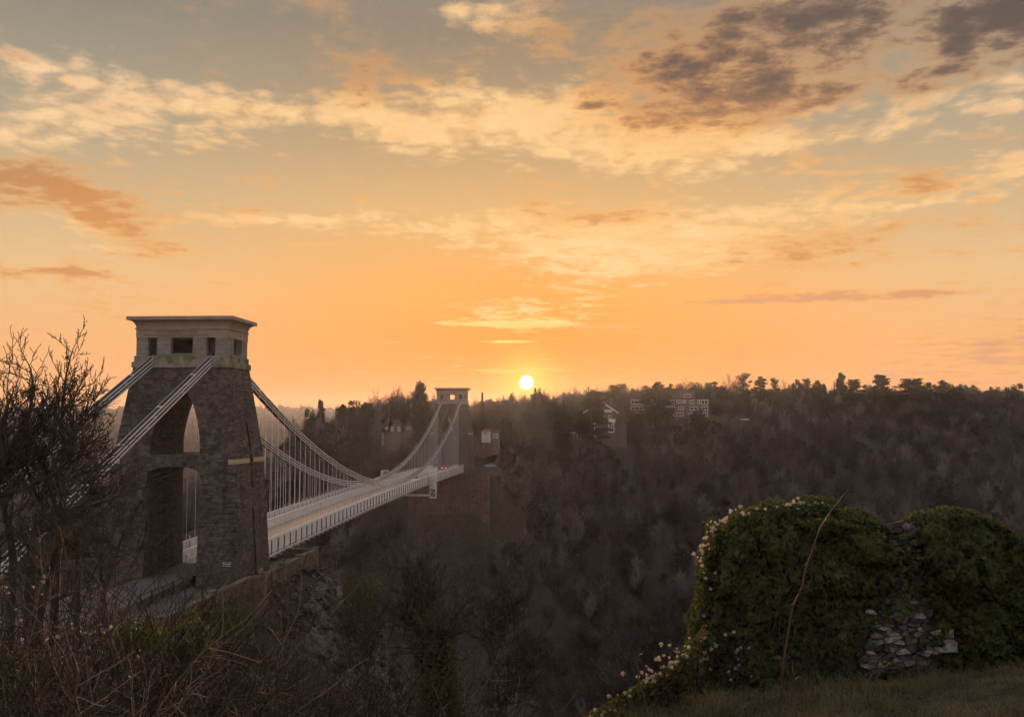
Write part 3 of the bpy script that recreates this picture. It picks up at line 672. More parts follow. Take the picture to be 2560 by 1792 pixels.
MB().box(-.12, .2, -.2, .2, -.2, .2).build('housing', M_DKIRON(), fl); MB().box(-.3, -.12, -.03, .03, -.03, .03).build('bracket', M_DKIRON(), fl)
dp = thing('drainpipe', 'dark drainpipe running down below the slit window of the near tower side', 'pipe', (6.85, TN+TC+.25, 0))
MB().bar((-.02, 0, 0), (-.2, 0, 4.0), .14, .14).build('pipe', M_DKIRON(), dp)
for z in (1, 2.6): MB().box(-.2, .05, -.12, .12, z, z+.08).build('bracket', M_DKIRON(), dp)

# ------------------------------------------------------------------ maintenance gantry slung under the deck
def gantry():
    y = 232.0; z = deck_z(y)
    t = thing('maintenance_gantry', 'white scaffold maintenance gantry slung round the deck near the far tower', 'gantry', (0, y, z))
    for s in (-1, 1):
        x0, x1 = 4.95*s, 6.35*s; b = MB(); zt, zb = 2.75, -3.6
        if s < 0: zt, zb = 2.6, -3.0
        for x in (x0, x1):
            for yy in (-1, 1): b.bar((x, yy, zb), (x, yy, zt), .1, .1)
        lv = np.linspace(zb, zt, 6)
        for k, q in enumerate(lv):
            b.bar((x0, -1, q), (x1, -1, q), .08, .08); b.bar((x0, 1, q), (x1, 1, q), .08, .08); b.bar((x0, -1, q), (x0, 1, q), .08, .08); b.bar((x1, -1, q), (x1, 1, q), .08, .08)
            if k < 5:
                b.bar((x1, -1, q), (x1, 1, lv[k+1]), .06, .06); b.bar((x0, -1, q), (x1, -1, lv[k+1]), .06, .06); b.bar((x0, 1, q), (x1, 1, lv[k+1]), .06, .06)
        b.build('side_frame', M_WHITE(), t)
        c = MB(); xa, xb = sorted((x0+.1*s, x1+.02*s))
        if s > 0:
            c.box(xa, xb, -1.06, -1.03, -1.6, 1.5); c.box(xb+.03, xb+.06, -.95, .95, -2.0, 1.3)
            c.build('sheeting', mat('gantry_sheet', L(.62,.60,.56), L(.5,.48,.45), 1.2, .6, .05), t)
        MB().box(xa, xb, -.95, .95, zb+.06, zb+.12).build('platform', M_WHITE(), t)
    b = MB()
    for yy in (-1, 1): b.bar((-4.9, yy, -3.0), (4.9, yy, -3.0), .12, .3)
    b.build('under_beam', M_WHITE(), t)
gantry()

# ------------------------------------------------------------------ vehicles
def car_mesh(L_=4.3, W=1.75, H=1.48, van=False):
    """shaped body shell: lower body and tapered cabin as stations along y"""
    b = MB(); hw = W/2
    prof = [(-L_/2, .35, .62), (-L_/2+.12, .28, .78), (-L_*.28, .25, .88), (L_*.22, .25, .92), (L_/2-.15, .28, .86), (L_/2, .36, .66)]
    pts = []; n = 8
    for y, z0, z1 in prof:
        e = .1 if abs(y) > L_/2-.05 else 0
        pts += [(-hw+e+.06, y, z0), (hw-e-.06, y, z0), (hw-e, y, z0+.15), (hw-e, y, z1-.1), (hw-e-.09, y, z1), (-hw+e+.09, y, z1), (-hw+e, y, z1-.1), (-hw+e, y, z0+.15)]
    fs = [tuple(range(n))[::-1]] + [(n*i+j, n*i+(j+1) % n, n*(i+1)+(j+1) % n, n*(i+1)+j) for i in range(len(prof)-1) for j in range(n)] + [tuple(n*(len(prof)-1)+j for j in range(n))]
    b.poly(pts, fs); return b
def make_car(name, label, loc, rz, colour, lit=False, L_=4.3, rx=0):
    t = thing(name, label, 'car', loc, rz); t.rotation_euler.x = rx
    paint = mat('car_paint_'+colour, {'white': L(.78,.77,.75), 'silver': L(.5,.5,.5), 'dark': L(.03,.03,.035)}[colour], None, 2, .25, spec=.6)
    car_mesh(L_).build('body', paint, t)
    hw = .87
    def cabin(g, z0, z1, y):
        pts = [(-hw+.07+g, y[0], z0), (hw-.07-g, y[0], z0), (hw-.07-g, y[3], z0), (-hw+.07+g, y[3], z0), (-hw+.24+g, y[1], z1), (hw-.24-g, y[1], z1), (hw-.24-g, y[2], z1), (-hw+.24+g, y[2], z1)]
        return MB().poly(pts, [(0,3,2,1),(4,5,6,7),(0,1,5,4),(1,2,6,5),(2,3,7,6),(3,0,4,7)])
    cabin(0, .88, 1.42, (-1.75, -1.25, .45, 1.15)).build('windows', M_GLASS(), t)
    cabin(.0, 1.4, 1.47, (-1.35, -1.2, .42, .55)).build('roof', paint, t)
    for s in (-1, 1):
        for y in (-L_*.31, L_*.31):
            w = MB().cyl((s*.68, y, .32), (s*.88, y, .32), .32, 14).build('wheel', mat('tyre', L(.02,.02,.02)), t); MB().cyl((s*.875, y, .32), (s*.89, y, .32), .2, 10).build('rim', mat('rim_metal', L(.4,.4,.4), None, 2, .4), w)
        MB().box(s*.6-.17, s*.6+.17, L_/2-.08, L_/2+.01, .6, .75).build('headlight', mat('headlight_glass', L(.7,.7,.7), None, 2, .1), t)
        if lit:
            m = MATS.get('tail_light_on')
            if m is None:
                m = bpy.data.materials.new('tail_light_on'); MATS['tail_light_on'] = m; m.use_nodes = True; q = NT(m.node_tree)
                e = q.n('ShaderNodeEmission', ins={0: (1, .06, .04, 1), 1: 4.0}); q.n('ShaderNodeOutputMaterial', ins={0: e.outputs[0]})
        else: m = mat('tail_light', L(.3,.01,.01), None, 2, .2)
        MB().box(s*.66-.17, s*.66+.17, -L_/2-.02, -L_/2+.06, .58, .80).build('tail_light', m, t)
    MB().box(-.26, .26, -L_/2-.025, -L_/2-.0, .45, .56).build('number_plate', M_WPAINT(), t)
make_car('car', 'dark car with red tail lights lit, driving into the far tower arch', (-1.25, 306, 1.0), 0, 'dark', lit=True)
make_car('car', 'white car crossing the bridge deck towards the near tower', (1.35, 231, deck_z(231)), math.pi, 'white')
make_car('car', 'silver car parked beside the low wall right of the far tower', (10.0, 338, g1(10.0, 338)), .9, 'silver')
p = (118.5, 482); make_car('car', 'white car parked among the trees right of the apartment block', (p[0], p[1], g1(*p)), 1.4, 'white')

# ------------------------------------------------------------------ houses across the gorge
def window(parent, x0, x1, z0, z1, y, bars=1, fr=.09):
    fr *= 1.5
    """frame with a pane as sub-part, on a wall facing the gorge"""
    b = MB(); b.box(x0, x1, y-.08, y+.02, z0, z0+fr).box(x0, x1, y-.08, y+.02, z1-fr, z1).box(x0, x0+fr, y-.08, y+.02, z0+fr, z1-fr).box(x1-fr, x1, y-.08, y+.02, z0+fr, z1-fr)
    for i in range(bars):
        c = x0+(x1-x0)*(i+1)/(bars+1); b.box(c-fr*.35, c+fr*.35, y-.075, y+.02, z0+fr, z1-fr)
    w = b.build('window', M_WPAINT(), parent)
    MB().box(x0+fr*.5, x1-fr*.5, y-.02, y+.03, z0+fr*.5, z1-fr*.5).build('pane', M_GLASS(), w)
def gable_roof(b, x0, x1, y0, y1, ze, zr, ov=.5, th=.22):
    """ridge along y, gable towards the gorge"""
    c = (x0+x1)/2; sl_ = (zr-ze)/((x1-x0)/2)
    for s, xe in ((-1, x0-ov), (1, x1+ov)):
        z = ze-ov*sl_
        pts = [(xe, y0-ov, z), (c, y0-ov, zr), (c, y1+ov, zr), (xe, y1+ov, z)]
        b.poly([p for p in pts]+[(p[0], p[1], p[2]+th) for p in pts], [(0,1,2,3),(7,6,5,4),(0,4,5,1),(1,5,6,2),(2,6,7,3),(3,7,4,0)])
    return b
def wall_gable(x0, x1, y0, y1, ze, zr):
    c = (x0+x1)/2
    return MB().poly([(x0,y0,-4),(x1,y0,-4),(x1,y0,ze),(c,y0,zr),(x0,y0,ze),(x0,y1,-4),(x1,y1,-4),(x1,y1,ze),(c,y1,zr),(x0,y1,ze)],
                     [(0,1,2,3,4),(9,8,7,6,5),(0,5,6,1),(1,6,7,2),(2,7,8,3),(3,8,9,4),(4,9,5,0)])
def gable_house():
    Yh = 418.0; o = at(1440, 1103, Yh); t = thing('gabled_house', 'large brick house with white-edged gable and tall white bay window behind the cedar', 'house', (o[0], Yh, o[2]))
    k = Yh/FPX*1.03; X = lambda px: (px-1440)*k; Z = lambda py: (1103-py)*k
    x0, x1 = X(1462), X(1538); c = (x0+x1)/2
    wall_gable(x0, x1, 0, 11, Z(1032), Z(1007)).build('wall', M_BRICK(), t)
    r = gable_roof(MB(), x0, x1, 0, 11, Z(1032), Z(1007), .7).build('roof', M_TILE(), t)
    MB().box(X(1521), X(1530), 3, 4.6, Z(1030), Z(998)).build('chimney', M_BRICK(), r)
    b = MB()
    for s, xe in ((-1, x0-.8), (1, x1+.8)):
        sl_ = (Z(1007)-Z(1032))/((x1-x0)/2); b.bar((xe, -.78, Z(1032)-.8*sl_), (c, -.78, Z(1007)+.0), .12, .5)
    b.build('bargeboard', M_WPAINT(), t)
    # white bay window with balcony over
    bx0, bx1 = X(1518), X(1532); q = MB().box(bx0, bx1, -1.0, 0, Z(1082), Z(1079)).box(bx0-.2, bx1+.4, -1.15, 0, Z(1057), Z(1049)).build('bay_window', M_WPAINT(), t)
    window(t, bx0, bx1, Z(1079), Z(1057), -.95, 3, .18)
    window(t, X(1508), X(1527), Z(1033), Z(1027), -.02, 0, .3); window(t, X(1518), X(1525), Z(1048), Z(1040), -.02, 1, .1)
    window(t, X(1478), X(1492), Z(1078), Z(1058), -.02, 2, .15); window(t, X(1498), X(1510), Z(1046), Z(1036), -.02, 1, .12)
    for px in (1471.5, 1485): MB().box(X(px)-.13, X(px)+.13, -1.4, -1.15, Z(1096), Z(1060)).build('verandah_post', M_WPAINT(), t)
    MB().box(X(1421), X(1452), -3, .0, Z(1084), Z(1080)).build('conservatory_roof', M_WPAINT(), t)
    for px in (1422, 1427, 1434, 1443, 1451): MB().box(X(px)-.1, X(px)+.1, -3, -2.8, Z(1096), Z(1084)).build('conservatory_post', M_WPAINT(), t)
    MB().box(X(1421), X(1462), -2.6, 6, -3, Z(1085)).build('side_wing', M_BRICK(), t)
    wall_gable(X(1539), X(1562), 2, 9, Z(1062), Z(1054)).build('garage_wall', M_BRICK(), t); gable_roof(MB(), X(1539), X(1562), 2, 9, Z(1062), Z(1054), .5).build('garage_roof', M_TILE(), t)
gable_house()
def apartments():
    Yh = 468.0; o = at(1577, 1048, Yh); t = thing('apartment_block', 'long flat-roofed apartment block with rows of white-framed windows behind the cedars', 'apartment block', (o[0], Yh, o[2]))
    k = Yh/FPX*1.03; X = lambda z: z/9.567*k-17/9.567*0; Xp = lambda z: (1560+z/9.567-1577)*k; Zp = lambda z: (1048-(940+z/9.567))*k
    MB().box(Xp(165), Xp(560), 0, 12, -6, Zp(545)).box(Xp(560)+.003, Xp(1960), 1.5, 12, -6, Zp(560)).build('wall', M_BRICK(), t)
    MB().box(Xp(1340), Xp(1640), 2.5, 10, Zp(540), Zp(385)).build('penthouse', M_BRICK(), t)
    MB().box(Xp(150), Xp(570), -.3, 12.3, Zp(545)+.01, Zp(530)).box(Xp(570)+.003, Xp(1975), 1.2, 12.3, Zp(560)+.01, Zp(545)).build('flat_roof', M_TILE(), t)
    MB().box(Xp(1330), Xp(1650), 2.2, 10.3, Zp(385)+.01, Zp(372)).build('penthouse_roof', M_TILE(), t)
    for x0, z0, x1, z1, bars in [(172,590,450,685,3),(175,735,450,825,2),(250,870,395,965,1),(430,870,540,935,1)]: window(t, Xp(x0), Xp(x1), Zp(z1), Zp(z0), -.03, bars, .13)
    for x0, z0, x1, z1, bars in [(640,590,760,680,1),(980,590,1170,670,2),(1220,590,1330,655,1),(1365,590,1435,660,1),(1520,590,1620,680,1),(1700,590,1750,680,0),(1780,590,1940,690,1),(640,740,760,810,1),(820,740,910,810,1),(980,735,1180,810,2),(1260,740,1380,810,1),
                                  (1520,740,1700,825,1),(1800,735,1930,830,1),(640,880,760,950,1),(820,880,910,950,1),(960,880,1100,950,1),(1150,880,1370,955,2),(1500,880,1640,955,1),(1780,880,1930,960,2)]:
        window(t, Xp(x0), Xp(x1), Zp(z1), Zp(z0), 1.47, bars, .13)
    window(t, Xp(1390), Xp(1560), Zp(525), Zp(455), 2.47, 3, .1)
apartments()
def brick_house():
    Yh = 352.0; o = at(952, 1106, Yh); t = thing('brick_house', 'old brick house with pointed gables and tall chimney left of the far tower', 'house', (o[0], Yh, o[2]))
    k = Yh/FPX*1.04; X = lambda z: (740+z/6.753-952)*k; Z = lambda z: (1106-(940+z/6.753))*k
    wall_gable(X(1570), X(1770), 0, 8, Z(890), Z(775)).build('wall', M_BRICK(), t); r = gable_roof(MB(), X(1570), X(1770), 0, 8, Z(890), Z(775), .3).build('roof', M_TILE(), t)
    wall_gable(X(1805), X(1960), .8, 8, Z(880), Z(780)).build('wall', M_BRICK(), t); gable_roof(MB(), X(1805), X(1960), .8, 8, Z(880), Z(780), .3).build('roof', M_TILE(), t)
    MB().box(X(1430), X(1985), 1.2, 7.5, -5, Z(955)).build('wing', M_BRICK(), t)
    MB().box(X(1500), X(1545), .4, 1.6, Z(960), Z(745)).build('chimney', M_BRICK(), t)
    MB().box(X(1600), X(1700), 4, 5, Z(800), Z(735)).build('chimney', M_BRICK(), r)
    st = [(1505,865,1540,905),(1598,860,1638,935),(1710,860,1750,935),(1850,860,1915,915)]
    for x0, z0, x1, z1 in st: window(t, X(x0), X(x1), Z(z1), Z(z0), .78 if x0 > 1800 else (.38 if x0 < 1560 else -.02), 1, .11)
    MB().box(X(1435), X(1475), .9, 1.2, -2, Z(960)).build('stone_quoin', M_ASH(), t)
brick_house()
def toll_house():
    Yh = 342.0; o = at(1204, 1100, Yh); t = thing('toll_house', 'small white toll house with hipped red roof right of the far tower', 'house', (o[0], Yh, o[2]))
    k = Yh/FPX*1.03; X = lambda px: (px-1204)*k; Z = lambda py: (1100-py)*k
    wp = mat('white_render', L(.62,.58,.52), L(.52,.48,.43), 1, .9)
    MB().box(X(1204), X(1226), 0, 5, -5, Z(1078)).build('wall', wp, t)
    MB().poly([(X(1201),-.5,Z(1078)),(X(1229),-.5,Z(1078)),(X(1229),5.5,Z(1078)),(X(1201),5.5,Z(1078)),(X(1211),1.8,Z(1072)),(X(1219),1.8,Z(1072)),(X(1219),3.2,Z(1072)),(X(1211),3.2,Z(1072))], [(0,3,2,1),(4,5,6,7),(0,1,5,4),(1,2,6,5),(2,3,7,6),(3,0,4,7)]).build('roof', mat('red_roof', L(.22,.10,.07), L(.16,.07,.05), 2, .9), t)
    window(t, X(1208), X(1218), Z(1087), Z(1081), -.03, 1, .1); window(t, X(1222), X(1225), Z(1100), Z(1081), -.03, 0, .12)
    MB().box(X(1228), X(1246), 1.0, 5, -5, Z(1080)).build('side_wall', M_BRICK(), t); MB().box(X(1227), X(1247), .7, 5.2, Z(1080)+.01, Z(1075)).build('side_roof', MATS['red_roof'], t)
    window(t, X(1231), X(1235), Z(1096), Z(1084), .97, 0, .1); window(t, X(1238), X(1243), Z(1096), Z(1084), .97, 0, .1)
    w = tag(MB().box(-.15, 5.2, -.15, .15, -2, 2.6).build('garden_wall', M_RED(), None, (at(1190, 1118, 334)[0], 334, at(1190, 1118, 334)[2]-1)), 'red sandstone garden wall in front of the white toll house', 'wall')
toll_house()

# ------------------------------------------------------------------ trees
def grow(seed, base, dirn, length, radius, levels, kids=(6, 5, 4), angle=(35, 60), ratio=(.45, .68), up=.12, wob=.16, nseg=6, first=.3, tip=.006, rmin=.006, lean=(0, 0, 0)):
    """branch skeleton: list of (p0, p1, r0, r1, level)"""
    R = random.Random(seed); out = []
    lean = np.array(lean, float)
    def rv():
        while True:
            v = np.array([R.uniform(-1, 1) for _ in range(3)]); n = v@v
            if .01 < n < 1: return v/math.sqrt(n)
    stack = [(np.array(base, float), np.array(dirn, float), length, radius, 0)]
    while stack:
        p, d, Ln, r, lv = stack.pop()
        ns = max(2, nseg-lv); st = Ln/ns; pts = [p]; dd = d/np.linalg.norm(d); ds = []
        for i in range(ns):
            dd = dd + rv()*wob*(1+.3*lv) + np.array([0, 0, up*(1 if lv else .5)]) + lean*(1 if lv else .3); dd /= np.linalg.norm(dd); ds.append(dd); pts.append(pts[-1]+dd*st)
        rend = max(rmin, r*(.35 if lv < levels else .3))
        for i in range(ns):
            out.append((pts[i], pts[i+1], r+(rend-r)*i/ns, r+(rend-r)*(i+1)/ns, lv))
        if lv < levels:
            k = kids[min(lv, len(kids)-1)]
            for j in range(k):
                f = first+(1-first)*(j+R.uniform(.2, .9))/k if lv == 0 else .15+.85*(j+R.uniform(.1, .9))/k
                f = min(f, .99); i = min(int(f*ns), ns-1); q = pts[i]+(pts[i+1]-pts[i])*(f*ns-i)
                a = math.radians(R.uniform(*angle)); x = np.cross(ds[i], rv()); x /= np.linalg.norm(x)+1e-9
                nd = ds[i]*math.cos(a)+x*math.sin(a)
                stack.append((q, nd, Ln*R.uniform(*ratio)*(1.15-.5*f if lv == 0 else 1-.35*f), max(rmin, (r+(rend-r)*f)*R.uniform(.45, .68)), lv+1))
            stack.append((pts[-1], ds[-1], Ln*R.uniform(*ratio)*.9, rend, lv+1))
    return out
def skel_mesh(segs, lv0, lv1, name, k):
    s = [q for q in segs if lv0 <= q[4] <= lv1]
    V, F = segs_mesh([q[0] for q in s], [q[1] for q in s], [q[2] for q in s], [q[3] for q in s], k)
    return mesh_np(name, V, F)
def twig_fuzz(segs, n, rng, ln=(.4, 1.0), w=.018, lv=2, up=.3):
    """thin single blades standing for the finest twigs"""
    s = [q for q in segs if q[4] >= lv]; idx = rng.integers(0, len(s), n)
    P0 = np.array([q[0] for q in s])[idx]; P1 = np.array([q[1] for q in s])[idx]
    f = rng.random((n, 1)); b = P0+(P1-P0)*f; d = (P1-P0); d /= np.linalg.norm(d, axis=1, keepdims=True)+1e-9
    d = d + rng.normal(size=(n, 3))*.65; d[:, 2] += up; d /= np.linalg.norm(d, axis=1, keepdims=True)
    side = np.cross(d, rng.normal(size=(n, 3))); side /= np.linalg.norm(side, axis=1, keepdims=True)+1e-9
    l = rng.uniform(*ln, (n, 1))
    V = np.stack([b-side*w, b+side*w, b+d*l], 1).reshape(-1, 3)
    return V, np.arange(3*n).reshape(-1, 3)
def leaf_cards(C, rng, size, jitter=1.0, nrm=None):
    """small four-cornered leaf faces round the given centres"""
    n = len(C); a = rng.normal(size=(n, 3)) if nrm is None else nrm + rng.normal(size=(n, 3))*jitter
    a /= np.linalg.norm(a, axis=1, keepdims=True)+1e-9
    x = np.cross(a, rng.normal(size=(n, 3))); x /= np.linalg.norm(x, axis=1, keepdims=True)+1e-9; y = np.cross(a, x)
    s = size*rng.uniform(.6, 1.3, (n, 1))
    V = np.stack([C-x*s, C+y*s*.55, C+x*s, C-y*s*.55], 1).reshape(-1, 3)
    return V, np.arange(4*n).reshape(-1, 4)

# --- prototypes, one unit = one metre; crown and trunk meshes are shared by the copies
def proto_bare(seed, H, kids, angle, up, fuzz, flare=.55, lv=3):
    rng = np.random.default_rng(seed)
    s = grow(seed, (0, 0, -1), (0, 0, 1), H*flare, H*.022, lv, kids, angle, (.55, .8), up, .15, 6, .35, rmin=.04)
    tr = skel_mesh(s, 0, 1, 'trunk', 5); V1, F1 = segs_mesh(*zip(*[q[:4] for q in s if q[4] >= 2]), k=3)
    V2, F2 = twig_fuzz(s, fuzz, rng, (.5, 1.3), .03, 2)
    cr = mesh_np('crown', V1, F1); c2 = mesh_np('crown', V2, F2)
    bm = bmesh.new(); bm.from_mesh(cr); bm.from_mesh(c2); bm.to_mesh(cr); bm.free(); bpy.data.meshes.remove(c2)
    tr.materials.append(M_BARK()); cr.materials.append(M_TWIG())
    zs = np.array([q[1][2] for q in s]); xs = np.array([q[1][:2] for q in s])
    return tr, cr, zs.max()+.5, 2*np.percentile(np.hypot(xs[:, 0], xs[:, 1]), 96)
def proto_leafy(seed, kind):
    """evergreens: 'round' dense dome, 'cedar' with flat tiers, 'pine' clumps on a bare stem, 'column' wellingtonia, 'spruce' cone"""
    rng = np.random.default_rng(seed); R = random.Random(seed); C = []; tr = []; br = []
    def clump(c, r, n, flat=.6):
        v = rng.normal(size=(n, 3)); v /= np.linalg.norm(v, axis=1, keepdims=True); v *= rng.random((n, 1))**.4; C.append(np.array(c)+v*np.array([r, r, r*flat]))
    H = 16.0
    if kind == 'round':
        W = 13.
        for i in range(46):
            a, z = R.uniform(0, 2*math.pi), R.uniform(.12, 1); rr = W/2*math.sqrt(max(0, 1-((z-.45)/.58)**2))*R.uniform(.55, .95); clump((rr*math.cos(a), rr*math.sin(a), z*H*.92), R.uniform(1.0, 2.0), 130, .75)
        for i in range(14): clump((R.uniform(-3, 3), R.uniform(-3, 3), R.uniform(4, 12)), 2.2, 120, .9)
    elif kind == 'cedar':
        W = 15.
        for i in range(15):
            z = 4.5+11*(i/14)**.9; n = R.randint(3, 5); rr = W/2*(1-.62*((z-4.5)/11)**1.6)
            for j in range(n):
                a = R.uniform(0, 2*math.pi); L_ = rr*R.uniform(.55, 1)
                br.append(((0, 0, z-.6), (L_*.9*math.cos(a), L_*.9*math.sin(a), z-.1), .12, .04))
                for q in (.45, .75, 1.0): clump((L_*q*math.cos(a)+R.uniform(-.5, .5), L_*q*math.sin(a)+R.uniform(-.5, .5), z+R.uniform(-.2, .3)), 1.25*R.uniform(.8, 1.3), 60, .22)
    elif kind == 'pine':
        W = 9.
        for i in range(40):
            z = 5.5+10.2*R.random()**.75; rr = W/2*math.sqrt(max(.06, 1-((z-9.8)/6.8)**2)); a = R.uniform(0, 2*math.pi); q = rr*R.uniform(.2, .95); c = (q*math.cos(a), q*math.sin(a), z)
            br.append(((0, 0, z-1.5), c, .12, .05)); clump(c, R.uniform(1.0, 2.1), 70, .5)
    elif kind == 'column':
        W = 8.5
        for i in range(95):
            z = 1.5+14.5*R.random(); prof = min(1, (16.3-z)/3.2)**.55*(.72+.28*min(1, (16-z)/9)); a = R.uniform(0, 2*math.pi); q = W/2*prof*R.uniform(.1, .8); clump((q*math.cos(a), q*math.sin(a), z), R.uniform(.9, 1.7), 85, .8)
    else:
        W = 5.5
        for i in range(60):
            z = 1.0+14.7*(i/59); q = W/2*(1-(z-1)/15.2)*R.uniform(.4, 1); a = i*2.4; clump((q*math.cos(a), q*math.sin(a), z), .35+.75*(1-z/16), 60, .5)
        clump((0, 0, 15.6), .25, 20, 2)
    P = np.concatenate(C); V, F = leaf_cards(P, rng, .34 if kind != 'spruce' else .24)
    cr = mesh_np('crown', V, F); cr.materials.append(M_EVER())
    tr = [((0, 0, -2), (0, 0, H*.5), .32, .22), ((0, 0, H*.5), (0, 0, H*.9), .22, .06)] + br
    V, F = segs_mesh(*zip(*tr), k=5); tm = mesh_np('trunk', V, F); tm.materials.append(M_BARK())
    return tm, cr, H, W
PB = [proto_bare(11, 15, (8, 6, 4), (25, 50), .10, 2600), proto_bare(12, 14, (9, 6, 4), (30, 60), .06, 2600), proto_bare(13, 16, (7, 6, 5), (20, 45), .14, 2600), proto_bare(14, 13, (10, 6, 4), (35, 65), .05, 2600)]
PE = {k: [proto_leafy(s, k) for s in ss] for k, ss in {'round': (21, 22), 'cedar': (23, 24), 'pine': (25, 26), 'column': (27,), 'spruce': (28,)}.items()}
def put_tree(kind, label, cat, x, ytop, Y, wpx, ybase, i, group=None):
    """a tree whose top stands at plate position x, ytop at depth Y; wpx its crown width, ybase where its foot would show"""
    p = at(x, ytop, Y); z0 = at(x, ybase, Y)[2]; zg = g1(p[0], Y); z0 = min(z0, zg) if ybase > 1045 else zg
    z0 = min(z0, p[2]-5)
    pr = (PB if kind == 'bare' else PE[kind]); tm, cr, H, W = pr[i % len(pr)]
    nm = {'bare': 'bare_tree', 'round': 'evergreen_tree', 'cedar': 'cedar_tree', 'pine': 'pine_tree', 'column': 'conifer_tree', 'spruce': 'spruce_tree'}[kind]
    o = thing(nm, label, cat, (p[0], Y, z0), i*1.7, group); wr = wpx*Y/FPX*(1.3 if ytop < 962 and Y > 500 and kind != 'bare' else 1.08); o.scale = (wr/W, wr/W, (p[2]-z0)/H)
    link('trunk', tm, None, o); link('crown', cr, None, o)
    return o
ORD = ['first', 'second', 'third', 'fourth', 'fifth', 'sixth', 'seventh', 'eighth', 'ninth', 'tenth', 'eleventh', 'twelfth']
T = 'tree'
